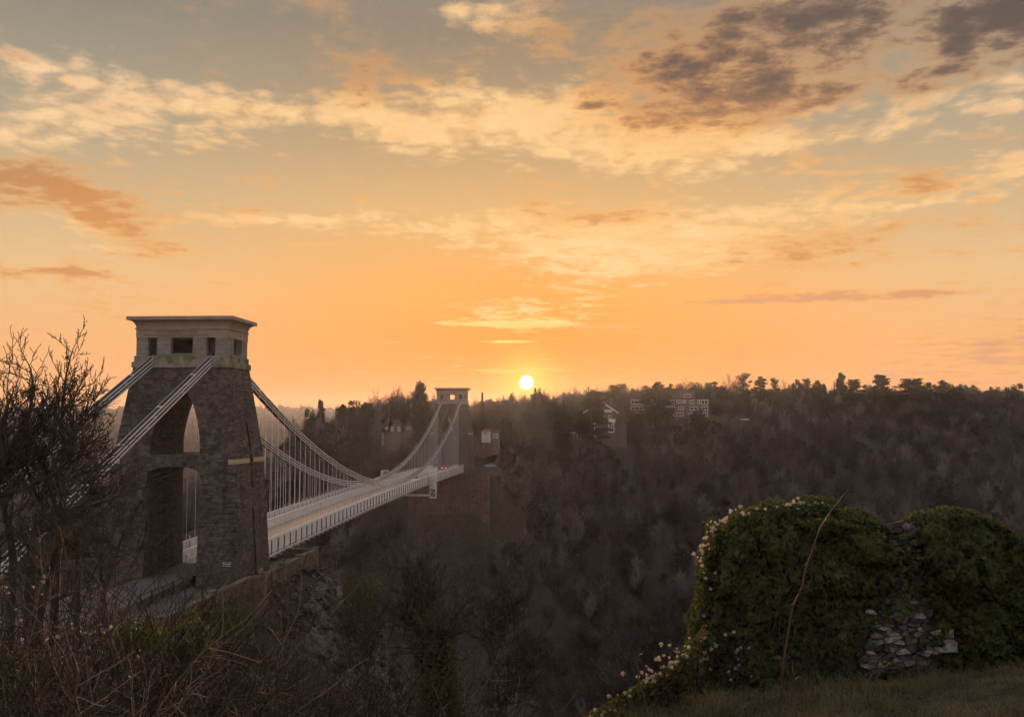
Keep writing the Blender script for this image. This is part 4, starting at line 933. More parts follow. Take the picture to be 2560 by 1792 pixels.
for i, (k, lab, x, yt, Y, w, yb) in enumerate([
    ('cedar', 'flat dark pine at the left end of the wooded spur behind the chains', 804, 1001, 430, 32, 1060),
    ('round', 'broad dark evergreen tree rising from the wooded spur left of the far tower', 880, 995, 395, 82, 1080),
    ('pine', 'small dark pine just right of the broad evergreen on the spur', 912, 1002, 392, 26, 1060),
    ('bare', 'round bare tree above the brick house with pointed gables', 966, 988, 385, 66, 1075),
    ('pine', 'flat-topped dark pine between the round bare tree and the little spruce', 993, 1006, 372, 36, 1080),
    ('spruce', 'little pointed spruce left of the tall dark conifer', 1020, 995, 362, 18, 1060),
    ('column', 'tall dark column-shaped conifer just left of the far tower', 1052, 962, 352, 58, 1110),
    ('bare', 'thin bare tree between the tall conifer and the far tower', 1079, 984, 352, 26, 1080),
    ('round', 'dark bushy tree at the left foot of the wooded spur', 780, 1018, 405, 60, 1100),
    ('round', 'dark tree standing close behind the brick house', 1000, 1028, 372, 46, 1110),
    ('spruce', 'small dark conifer right of the far tower below the sun', 1206, 980, 372, 26, 1060),
    ('bare', 'bare tree right of the far tower, left of the sun', 1240, 992, 380, 48, 1080),
    ('bare', 'bare tree directly below the setting sun', 1300, 996, 385, 56, 1090),
    ('round', 'tall rounded tree on the ridge just right of the sun', 1343, 964, 470, 32, 1030),
    ('round', 'dark bush-like tree beside the toll house roof', 1262, 1040, 352, 40, 1120),
    ('bare', 'wide umbrella-shaped bare tree on the ridge right of the sun', 1431, 963, 520, 48, 1010),
    ('spruce', 'pointed spruce right of the sun with hillside behind', 1410, 980, 440, 22, 1060),
    ('spruce', 'thin dark spruce close by the pointed spruce', 1419, 993, 425, 13, 1070),
    ('bare', 'tall bare tree standing right behind the tiered cedar', 1480, 956, 470, 40, 1030),
    ('bare', 'bare tree left of the dark pine behind the gabled house', 1518, 962, 480, 36, 1030),
    ('cedar', 'big tiered cedar in front of the gabled house', 1482, 980, 403, 88, 1112),
    ('pine', 'dark spreading pine behind the gable of the brick house', 1533, 963, 450, 48, 1060),
    ('cedar', 'flat cedar with leaning trunk left of the gabled house', 1385, 1008, 392, 62, 1125),
    ('round', 'dark rounded tree under the flat cedar left of the house', 1408, 1034, 398, 44, 1125),
    ('bare', 'left one of two bare trees side by side on the ridge', 1571, 956, 545, 30, 1005),
    ('bare', 'right one of two bare trees side by side on the ridge', 1596, 955, 545, 32, 1005),
    ('pine', 'bent dark pine on the skyline above the cedar at the flats', 1646, 952, 545, 34, 1000),
    ('round', 'brown rounded tree on the skyline left of the tall bare tree', 1684, 954, 545, 50, 1000),
    ('bare', 'bare tree with round crown on the skyline above the flats', 1712, 933, 545, 46, 995),
    ('round', 'huge dark dome-shaped evergreen above the right end of the flats', 1766, 950, 510, 100, 1035),
    ('cedar', 'large dark cedar in front of the flats', 1637, 972, 452, 112, 1076),
    ('round', 'dark shrub-like tree at the left end of the flats', 1567, 1010, 458, 22, 1070),
    ('round', 'dark tree in front of the right half of the flats', 1745, 1020, 452, 44, 1075),
    ('bare', 'tall bare tree on the skyline between flats and ridge pines', 1829, 925, 545, 52, 1000),
    ('pine', 'tallest dark pine beside the tall bare skyline tree', 1859, 930, 550, 34, 985),
    ('cedar', 'spreading dark tree on the ridge, next right of the tallest pine', 1900, 941, 560, 40, 985),
    ('pine', 'little star-shaped pine on the right-hand ridge', 1936, 942, 565, 20, 980),
    ('bare', 'low bare tree on the right-hand ridge', 1972, 944, 570, 34, 985),
    ('round', 'small rounded tree following the low bare one on the ridge', 1992, 946, 575, 24, 985),
    ('pine', 'small narrow pine midway along the right-hand ridge', 2014, 947, 575, 22, 985),
    ('round', 'low rounded tree left of the column conifer on the ridge', 2046, 948, 575, 34, 990),
    ('spruce', 'thin little conifer just left of the column conifer on the ridge', 2085, 951, 580, 9, 985),
    ('column', 'dark column conifer standing up on the right-hand ridge', 2103, 936, 580, 26, 990),
    ('cedar', 'flat wide cedar just right of the column conifer on the ridge', 2134, 948, 585, 48, 990),
    ('cedar', 'high tiered cedar on the right-hand ridge', 2204, 937, 590, 54, 995),
    ('cedar', 'broad flat cedar right of the gap in the ridge', 2279, 946, 595, 80, 1000),
    ('round', 'rounded dark tree next to the broad flat cedar', 2312, 954, 600, 46, 1000),
    ('pine', 'small ragged pine near the right end of the ridge', 2353, 951, 605, 24, 1000),
    ('round', 'dark rounded tree ending the ridge on the right', 2377, 955, 605, 62, 1010),
    ('round', 'hazy round tree on the far ridge near the right edge', 2483, 962, 800, 44, 1000),
    ('round', 'hazy round tree at the right edge on the far ridge', 2535, 956, 800, 52, 1000),
    ('round', 'yellow-green bush on the slope below the gabled house', 1496, 1104, 402, 18, 1114)]):
    o = put_tree(k, lab, 'tree' if 'bush on' not in lab else 'bush', x, yt, Y, w, yb, i)
    if 'bush on' in lab:
        c = o.children[1]; me = c.data.copy(); me.materials.clear(); me.materials.append(leafmat('lime_leaves', L(.30,.34,.03), L(.22,.28,.03))); c.data = me; o.name = 'lime_bush'; o.location.z = at(1496, 1114, 402)[2]; o.scale.z = .16

# --- the woods across the gorge, far too many trees to count
def scatter(name, pts, scl, protos, kind_label):
    """one object: bare and evergreen trees standing on a cloud of points"""
    coll = bpy.data.collections.new(name+'_kinds')
    for j, (tm, cr, H, W) in enumerate(protos):
        bm = bmesh.new(); bm.from_mesh(tm); n0 = len(bm.faces); bm.from_mesh(cr); bm.faces.ensure_lookup_table()
        for f in bm.faces[n0:]: f.material_index = 1
        me = bpy.data.meshes.new('wood_tree'); bm.to_mesh(me); bm.free(); me.materials.append(tm.materials[0]); me.materials.append(cr.materials[0])
        coll.objects.link(bpy.data.objects.new('wood_tree', me))
    me = bpy.data.meshes.new(name); me.vertices.add(len(pts)); me.vertices.foreach_set('co', np.asarray(pts, np.float32).ravel())
    a = me.attributes.new('size', 'FLOAT_VECTOR', 'POINT'); a.data.foreach_set('vector', np.asarray(scl, np.float32).ravel())
    o = bpy.data.objects.new(name, me); col.objects.link(o)
    g = bpy.data.node_groups.new(name, 'GeometryNodeTree')
    g.interface.new_socket('Geometry', in_out='INPUT', socket_type='NodeSocketGeometry'); g.interface.new_socket('Geometry', in_out='OUTPUT', socket_type='NodeSocketGeometry')
    N = g.nodes.new; K = g.links.new
    i_, o_ = N('NodeGroupInput'), N('NodeGroupOutput'); ci = N('GeometryNodeCollectionInfo'); ci.inputs['Collection'].default_value = coll; ci.inputs['Separate Children'].default_value = True; ci.inputs['Reset Children'].default_value = True
    ip = N('GeometryNodeInstanceOnPoints'); ip.inputs['Pick Instance'].default_value = True
    rnd = N('FunctionNodeRandomValue'); rnd.data_type = 'FLOAT_VECTOR'; rnd.inputs[0].default_value = (-.06, -.06, 0); rnd.inputs[1].default_value = (.06, .06, 6.28)
    na = N('GeometryNodeInputNamedAttribute'); na.data_type = 'FLOAT_VECTOR'; na.inputs[0].default_value = 'size'
    e2r = N('FunctionNodeEulerToRotation'); K(rnd.outputs[0], e2r.inputs[0])
    K(i_.outputs[0], ip.inputs['Points']); K(ci.outputs[0], ip.inputs['Instance']); K(e2r.outputs[0], ip.inputs['Rotation']); K(na.outputs[0], ip.inputs['Scale']); K(ip.outputs[0], o_.inputs[0])
    md = o.modifiers.new('trees', 'NODES'); md.node_group = g
    return tag(o, kind_label, 'woodland', None, 'stuff')
rng = np.random.default_rng(5)
def wood(n, x0, x1, y0, y1, ok, smin, smax):
    x, y = rng.uniform(x0, x1, n), rng.uniform(y0, y1, n); m = ok(x, y); x, y = x[m], y[m]; z = ground(x, y)
    s = rng.uniform(smin, smax, len(x)); return np.stack([x, y, z-.5], 1), np.stack([s, s, s*rng.uniform(.85, 1.2, len(x))], 1)
def clear(x, y):
    """keep houses, road, bridge end and garden free"""
    m = (y > 294) | (x > 40)
    m &= ~((np.abs(x) < 16) & (y > 297) & (y < 345)); m &= ~((np.abs(x) < 9) & (y > 297) & (y < 420))
    m &= ~((x > 24) & (x < 64) & (y > 392) & (y < 432)); m &= ~((x > 56) & (x < 108) & (y > 446) & (y < 482))
    m &= ~((x > -32) & (x < -8) & (y > 330) & (y < 362)); m &= ~((x > 4) & (x < 26) & (y > 325) & (y < 352)); m &= ~((x > 110) & (x < 124) & (y > 462) & (y < 487))
    # in front of the houses trees stay low on the slope
    m &= ~((x > 30) & (x < 60) & (y > 372) & (y <= 392)); m &= ~((x > 60) & (x < 105) & (y > 428) & (y <= 446))
    return m
hill = lambda x, y: clear(x, y) & (ground(x, y) > -73)
A = [wood(5200, -125, 330, 288, 480, hill, .5, .95), wood(3000, -120, 420, 480, 700, lambda x, y: hill(x, y), .45, .8)]
P_, S_ = np.concatenate([a[0] for a in A]), np.concatenate([a[1] for a in A])
lowb = wood(1500, 26, 126, 372, 466, lambda x, y: ~clear(x, y) & ~((x > 34) & (x < 62) & (y > 404)) , .16, .36)
lowc = wood(160, 4, 28, 322, 350, lambda x, y: (x > 14) | (y > 344), .12, .3)
P_, S_ = np.concatenate([P_, lowb[0], lowc[0]]), np.concatenate([S_, lowb[1], lowc[1]])
ev = rng.random(len(P_)) < .12
sp = wood(420, -78, -16, 358, 440, lambda x, y: clear(x, y), .8, 1.15)
P_, S_ = np.concatenate([P_, sp[0]]), np.concatenate([S_, sp[1]]); ev = np.concatenate([ev, rng.random(len(sp[0])) < .3])
rg = wood(240, 40, 330, 520, 620, lambda x, y: (y > 520+.18*(x-60)) & ~((x > 56) & (x < 108) & (y < 530)), .5, .95)
P2_, S2_ = np.concatenate([P_[ev], rg[0]]), np.concatenate([S_[ev]*.8, rg[1]*.8])
scatter('bare_woodland', P_[~ev], S_[~ev], PB, 'mass of bare brown winter woodland covering the far side of the gorge')
scatter('evergreen_woodland', P2_, S2_, PE['round']+PE['pine'], 'dark evergreens scattered through the bare woodland across the gorge')
B = [wood(9000, -1400, -100, 480, 2500, lambda x, y: (x/y > -.68) & (x/y < -.12), .9, 1.6), wood(2600, -300, 900, 850, 1900, lambda x, y: ground(x, y) > -73, .9, 1.5), wood(1500, 330, 700, 420, 900, lambda x, y: ground(x, y) > -73, .6, 1.1)]
scatter('distant_woodland', np.concatenate([a[0] for a in B]), np.concatenate([a[1] for a in B]), PB+PE['round'][:1], 'hazy distant wooded ridges behind the bridge on both sides')
# the near slope below the camera
nb = wood(420, 12, 120, 36, 130, lambda x, y: (ground(x, y) > -73) & (ground(x, y) < -14) & (x > 14+.0*y), .4, .65)
scatter('gorge_side_woodland', nb[0], nb[1]*.8, PB, 'bare scrubby trees on the steep slope below the near bank')

# ------------------------------------------------------------------ rock below the terrace
def rocks():
    t = thing('rock_outcrop', 'pale limestone crag dropping away below the corner of the terrace', 'rock', (9, 106, -4))
    xs, ys = np.arange(0, 17, .35), np.arange(-12, 20, .4); X, Y = np.meshgrid(xs, ys); x, y = X.ravel()+9, Y.ravel()+106
    z = ground(x, y); n = fbm(x/2.2, y/2.2, 4, 9)*2.4 + np.abs(fbm(x/5, y/5, 3, 3))*2.5 + .25
    edge = smooth(0, 2.5, X.ravel())*smooth(17, 12, X.ravel())*smooth(-12, -8, Y.ravel())*smooth(20, 15, Y.ravel())
    V = np.stack([X.ravel(), Y.ravel(), z+4-1.2+(n+1.1)*edge], 1); nx = len(xs); i = (np.arange(len(ys)-1)[:, None]*nx+np.arange(nx-1)[None]).ravel()
    link('rock_face', mesh_np('rock_face', V, np.stack([i, i+1, i+nx+1, i+nx], 1)), M_ROCK(), t)
    R = random.Random(3); base = []
    for v in range(4):
        b = MB(); R2 = random.Random(v); j = lambda a: a+R2.uniform(-.22, .22)
        b.poly([(j(-1),j(-.6),j(-.4)),(j(1),j(-.6),j(-.4)),(j(1),j(.6),j(-.4)),(j(-1),j(.6),j(-.4)),(j(-.8),j(-.5),j(.4)),(j(.8),j(-.5),j(.4)),(j(.8),j(.5),j(.4)),(j(-.8),j(.5),j(.4))], [(0,3,2,1),(4,5,6,7),(0,1,5,4),(1,2,6,5),(2,3,7,6),(3,0,4,7)])
        me = b.mesh('boulder'); me.materials.append(M_ROCK()); base.append(me)
    for k in range(280):
        u, v = R.uniform(.3, 9), R.uniform(-9, 14); o = link('boulder', base[k % 4], None, t, (u, v, g1(9+u, 106+v)+4+R.uniform(-.1, 1.1))); s_ = R.uniform(.16, .45); o.scale = (s_, s_*R.uniform(.8, 1.5), s_*R.uniform(.6, 1.4)); o.rotation_euler = (R.uniform(-.8, .8), R.uniform(.0, 1.2), R.uniform(-1.5, 1.5))
rocks()

# ------------------------------------------------------------------ trees and scrub on the near bank
def near_tree(name, label, x, ytop, Y, seed, levels=4, kids=(9, 6, 5, 3), angle=(28, 55), up=.1, lean=(0, 0, 0), r=.16, flare=.62, ratio=(.5, .72), wob=.17, yb=1500, first=.3, rmin=.007):
    p = at(x, ytop, Y); z0 = at(x, yb, Y)[2]; zg = g1(p[0], Y)-.3-z0; H = p[2]-z0
    t = thing(name, label, 'tree', (p[0], Y, z0))
    s = grow(seed, (0, 0, 0), (lean[0]*.5, lean[1]*.5, 1), H*flare, r, levels, kids, angle, ratio, up, wob, 8, first, rmin=rmin, lean=[q*.12 for q in lean])
    zs = max(q[1][2] for q in s); k = H/zs
    s = [(a*k, b*k, r0, r1, l) for a, b, r0, r1, l in s]+[(np.array([0, 0, min(zg, -.2)]), np.zeros(3), r*1.25, r, 0)]
    me = skel_mesh(s, 0, 1, 'trunk', 7); link('trunk', me, M_BARK(), t)
    me = skel_mesh(s, 2, 9, 'crown', 3); link('crown', me, M_BARK(), t)
    return t, s
near_tree('bare_tree', 'tall bare tree with a straight leader rising against the sunset sky beside the land chains', 158, 786, 30, 101, 4, (15, 6, 4, 3), (30, 58), .10, (.05, 0, 0), .13, .80, (.36, .55), .13, yb=1400, first=.15, rmin=.010)
near_tree('bare_tree', 'bare tree only half visible, left of the tall leader tree', -30, 806, 27, 102, 4, (13, 6, 5, 3), (30, 60), .08, (0, 0, 0), .19, .62, (.5, .7), .18, yb=1380, first=.2, rmin=.010)
near_tree('bare_tree', 'leaning bare tree whose branches sweep right across the chains', 90, 935, 33, 103, 4, (10, 6, 4, 3), (30, 65), .03, (.45, 0, 0), .18, .6, (.5, .7), .17, yb=1400, first=.15, rmin=.011)
near_tree('bare_tree', 'low twiggy bare tree in front of the near tower arches', 205, 1060, 38, 104, 4, (8, 5, 4, 3), (30, 70), .02, (.3, 0, 0), .13, .6, (.48, .68), .2, yb=1420, first=.1, rmin=.011)
near_tree('bare_tree', 'spindly bare tree between the left edge and the leader tree', 45, 985, 36, 105, 4, (8, 5, 4, 2), (25, 60), .1, (.05, 0, 0), .14, .65, (.45, .66), .18, yb=1400, first=.1, rmin=.011)
near_tree('bare_tree', 'short bare tree in front of the foot of the near tower', 265, 1210, 42, 106, 4, (8, 5, 4, 3), (30, 70), .03, (.25, 0, 0), .12, .6, (.48, .68), .2, yb=1480, first=.1, rmin=.012)
near_tree('bare_tree', 'thorny bare tree at the lower left among the scrub', 110, 1130, 24, 107, 4, (9, 5, 4, 2), (30, 70), .03, (.2, 0, 0), .12, .55, (.48, .66), .22, yb=1540, first=.1, rmin=.009)
near_tree('bare_tree', 'bare thorn bush-like tree in the corner by the left edge', 0, 1090, 29, 108, 4, (8, 5, 4, 2), (30, 70), .03, (.2, 0, 0), .12, .55, (.48, .66), .22, yb=1500, first=.1, rmin=.010)
mt, ms = near_tree('ivy_clad_tree', 'bare tree with an ivy-covered trunk rising from the slope at lower centre', 1100, 1275, 46, 120, 4, (11, 6, 5, 3), (35, 68), .06, (.0, 0, 0), .38, .56, (.5, .75), .2, yb=1800, first=.38, rmin=.014)
near_tree('bare_tree', 'bare sapling on the slope in front of the far abutment', 1225, 1330, 62, 121, 4, (9, 6, 5, 3), (25, 55), .1, (.1, 0, 0), .13, .6, (.5, .7), .18, yb=1760, rmin=.018)
near_tree('bare_tree', 'spreading bare tree low down right of the ivy-clad trunk', 1240, 1520, 40, 122, 4, (9, 6, 5, 3), (35, 70), .0, (.12, 0, 0), .17, .5, (.55, .78), .24, yb=1850, rmin=.012)
near_tree('bare_tree', 'bare tree low on the slope below the rock crag', 930, 1440, 66, 123, 4, (9, 6, 5, 3), (30, 60), .08, (0, 0, 0), .15, .55, (.5, .72), .2, yb=1740, rmin=.018)
def ivy_trunk():
    rng = np.random.default_rng(4); s = [q for q in ms if q[4] == 0]; C, N = [], []
    for a, b, r0, r1, l in s:
        zc = (a[2]+b[2])/2
        if zc > 5.6: continue
        n = 1300 if zc > -2 else 3200; f = rng.random((n, 1)); th = rng.random(n)*6.283; rr = (r0+.1+rng.random(n)**2*.8*(.4+vnoise(th*1.3, f[:, 0]*3+zc, 5)))[:, None]
        d = np.stack([np.cos(th), np.sin(th), rng.normal(size=n)*.3], 1); C.append(a+(b-a)*f+d*rr); N.append(d)
    for k in range(26):
        q = ms[rng.integers(0, len(ms))]
        if q[4] == 1 and q[0][2] < 6: n = 120; d = rng.normal(size=(n, 3)); C.append(q[0]+d*.3); N.append(d)
    V, F = leaf_cards(np.concatenate(C), rng, .09, .6, np.concatenate(N)); link('ivy', mesh_np('ivy', V, F), M_IVY(), mt)
ivy_trunk()

def thicket():
    rng = np.random.default_rng(8); R = random.Random(8); seg = []; pale = []
    tx, ty = [-100, 0, 150, 300, 420, 550, 650, 800, 1000, 1150, 1300], [1400, 1410, 1450, 1510, 1600, 1670, 1700, 1700, 1730, 1760, 1790]
    shrubs = []
    for v in range(14):
        q = []
        for k in range(R.randint(5, 8)):
            q += grow(v*20+k, (R.uniform(-.06, .06), R.uniform(-.06, .06), 0), (R.uniform(-1.3, 1.3), R.uniform(-1.3, 1.3), 1), R.uniform(.55, 1.0), .006, 2, (6, 4), (35, 85), (.36, .66), .0, .14, 5, .2, rmin=.0001)
        shrubs.append((np.array([w[0] for w in q]), np.array([w[1] for w in q]), np.array([w[2] for w in q]), np.array([w[3] for w in q])))
    def add(dst, sh, pos, H, rmin):
        a, b, r0, r1 = sh; th = R.uniform(0, 6.28); M = np.array([[math.cos(th), -math.sin(th), 0], [math.sin(th), math.cos(th), 0], [0, 0, 1]])*H
        dst.append((a@M.T+pos, b@M.T+pos, np.maximum(r0*H*1.1, rmin), np.maximum(r1*H*1.1, rmin)))
    for i in range(200):
        x = R.uniform(-60, 1270); Y = R.choice([R.uniform(13, 22), R.uniform(16, 34)]); yt = np.interp(x, tx, ty)+abs(R.gauss(0, 120)); p = at(x, yt, Y); z0 = g1(p[0], Y); H = min(max(p[2]-z0, 1.0), 8)
        add(pale if R.random() < .1 else seg, shrubs[R.randrange(14)], np.array([p[0], Y, z0-.15]), H, .0035+.00018*Y)
    for i in range(130):
        X, Y = R.uniform(8.8, 26), R.uniform(40, 112); z0 = g1(X, Y)
        if z0 > -22 and not (X < 17 and Y > 97): add(seg, shrubs[R.randrange(14)], np.array([X, Y, z0-.2]), R.uniform(1.0, 2.6), .012+.0001*Y)
    for i in range(120):
        x = R.uniform(-30, 1050); Y = R.uniform(8.5, 14); yt = np.interp(x, tx, ty)+R.uniform(120, 330); p = at(x, yt, Y); z0 = g1(p[0], Y); H = max(p[2]-z0, .7)
        add(pale if R.random() < .2 else seg, shrubs[R.randrange(14)], np.array([p[0], Y, z0-.1]), min(H*R.uniform(.8, 1.2), 3.2), .0045)
    t = thing('thicket', 'tangle of bare bramble and hawthorn scrub in front of the near tower', 'thicket'); t['kind'] = 'stuff'
    for nm, q, m in (('stems', seg, M_SCRUB()), ('pale_stems', pale, M_SCRUBL())):
        V, F = segs_mesh(*[np.concatenate([w[j] for w in q]) for j in range(4)], k=3); o = link(nm, mesh_np(nm, V, F), m, t); o['kind'] = 'stuff'
    # last dead leaves and a few green ones caught in the scrub
    P = np.concatenate([w[1] for w in seg]); C = P[rng.integers(0, len(P), 9000)]+rng.normal(size=(9000, 3))*.05
    V, F = leaf_cards(C, rng, .028); o = link('dead_leaves', mesh_np('dead_leaves', V, F), leafmat('dead_leaves', L(.05,.036,.02), L(.03,.035,.012), 1.5), t); o['kind'] = 'stuff'
    return seg
TH = thicket()
def leafy_bush(name, label, x, y, Y, w, h, mt_, seed, n=2600, size=.05):
    rng = np.random.default_rng(seed); c = at(x, y, Y); t = thing(name, label, 'bush', (c[0], Y, c[2]-h))
    v = rng.normal(size=(n, 3)); v /= np.linalg.norm(v, axis=1, keepdims=True); v *= rng.random((n, 1))**.3
    lump = 1+.35*np.sin(v[:, :1]*5+seed)*np.cos(v[:, 1:2]*4)
    C = v*np.array([w, w, h])*lump+np.array([0, 0, h*.9]); V, F = leaf_cards(C, rng, size); link('foliage', mesh_np('foliage', V, F), mt_, t)
    s = []
    for k in range(14): s += grow(seed*50+k, (0, 0, -2.0), (rng.uniform(-.5, .5), rng.uniform(-.5, .5), 1), h*1.6+2, .02, 1, (4,), (25, 50), (.3, .5), .05, .15, 6, .5)
    V, F = segs_mesh(*zip(*[q[:4] for q in s]), k=3); link('stems', mesh_np('stems', V, F), M_SCRUB(), t)
MG = leafmat('moss_green_leaves', L(.11,.13,.02), L(.05,.065,.015), 2.0)
leafy_bush('green_bush', 'mossy yellow-green bush in the scrub below the footpath', 470, 1610, 21, .55, .6, MG, 1)
leafy_bush('green_bush', 'smaller olive-green bush left of the mossy one in the scrub', 335, 1595, 19, .5, .35, MG, 2, 1500)
leafy_bush('green_bush', 'dark green bush low in the left corner of the scrub', 60, 1700, 17, .6, .5, M_IVY(), 3, 1600)
leafy_bush('green_bush', 'ivy-green bush on the crag below the terrace corner', 905, 1500, 96, 2.2, 2.4, M_IVY(), 4, 3000, .13)
leafy_bush('green_bush', 'low green bush beside the foot of the footpath wall', 560, 1560, 58, 2.2, 1.3, M_IVY(), 6, 3000, .09)

# seed heads of old man's beard: one shared fluffy head
def fluff_mesh():
    rng = np.random.default_rng(2); n = 26; d = rng.normal(size=(n, 3)); d /= np.linalg.norm(d, axis=1, keepdims=True); s = np.cross(d, rng.normal(size=(n, 3))); s /= np.linalg.norm(s, axis=1, keepdims=True)
    V = np.stack([d*.15-s*.18, d*.15+s*.18, d*1.0+s*.25, d*.95-s*.2], 1).reshape(-1, 3); me = mesh_np('seed_head', V, np.arange(4*n).reshape(-1, 4)); me.materials.append(M_FLUFF()); return me
FL = fluff_mesh()
def heads(parent, pts, r, seed):
    R = random.Random(seed); pl_ = parent.location
    for p in pts:
        o = link('seed_head', FL, None, parent, (p[0]-pl_.x, p[1]-pl_.y, p[2]-pl_.z)); s_ = r*R.uniform(.6, 1.3); o.scale = (s_, s_, s_); o.rotation_euler = (R.uniform(0, 6), R.uniform(0, 6), R.uniform(0, 6))
R = random.Random(77)
c0 = at(200, 1560, 16); cl = thing('wild_clematis', 'wild clematis with pale fluffy seed heads among the bramble scrub', 'climbing plant', tuple(c0))
pts = []
for x, y, n, sp in ((200, 1575, 14, 14), (150, 1590, 8, 20), (260, 1575, 8, 14), (130, 1655, 4, 10), (20, 1480, 8, 14), (105, 1465, 7, 14), (40, 1540, 5, 20), (380, 1650, 4, 25), (90, 1600, 6, 25), (230, 1560, 6, 20)):
    for k in range(n): pts.append(at(x+R.gauss(0, sp), y+R.gauss(0, sp*.7), 15.5+R.uniform(-1, 1)))
heads(cl, pts[::2], .026, 1)
q = []
for k in range(24):
    p = pts[k*2 % len(pts)]; q += grow(900+k, np.array(p)-c0+np.array([R.uniform(-.3, .3), 0, -1.6]), (R.uniform(-.3, .3), R.uniform(-.3, .3), 1), 1.7, .008, 1, (3,), (30, 60), (.3, .4), .0, .2, 8)
V, F = segs_mesh(*zip(*[w[:4] for w in q]), k=3); link('stems', mesh_np('stems', V, F), M_SCRUBL(), cl)

# ------------------------------------------------------------------ ruined wall under ivy
YW = 14.0
OUT = [(1735,1700),(1758,1600),(1775,1500),(1782,1440),(1790,1390),(1812,1350),(1850,1320),(1910,1300),(1990,1290),(2070,1294),(2130,1308),(2180,1324),(2212,1332),(2260,1324),(2310,1300),(2380,1284),(2450,1292),(2510,1312),(2560,1350),(2620,1400),(2700,1450)]
WXZ = np.array([(at(x, y, YW)[0], at(x, y, YW)[2]) for x, y in OUT])
def wall_top(X): return np.interp(X, WXZ[:, 0], WXZ[:, 1])
XL, XR = WXZ[1, 0], WXZ[-1, 0]
def wall_y(X): return YW + .10*(X-XL) - .35*np.exp(-((X-XL)/.5)**2)*0
BARE = np.array([(2215,1300),(2240,1310),(2285,1315),(2300,1380),(2285,1440),(2310,1490),(2335,1540),(2345,1620),(2325,1690),(2165,1690),(2140,1650),(2170,1570),(2195,1520),(2215,1470),(2220,1400),(2205,1340)])
def bare_px(x, y):
    """inside the bare stone patch"""
    n = len(BARE); c = np.zeros(len(x), bool); j = n-1
    for i in range(n):
        xi, yi = BARE[i]; xj, yj = BARE[j]; m = ((yi > y) != (yj > y)) & (x < (xj-xi)*(y-yi)/(yj-yi+1e-9)+xi); c ^= m; j = i
    return c
def px_of(P):
    v = P-CAM; w = v@F_; return 1280+FPX*(v@R_)/w, 896-FPX*(v@U_)/w
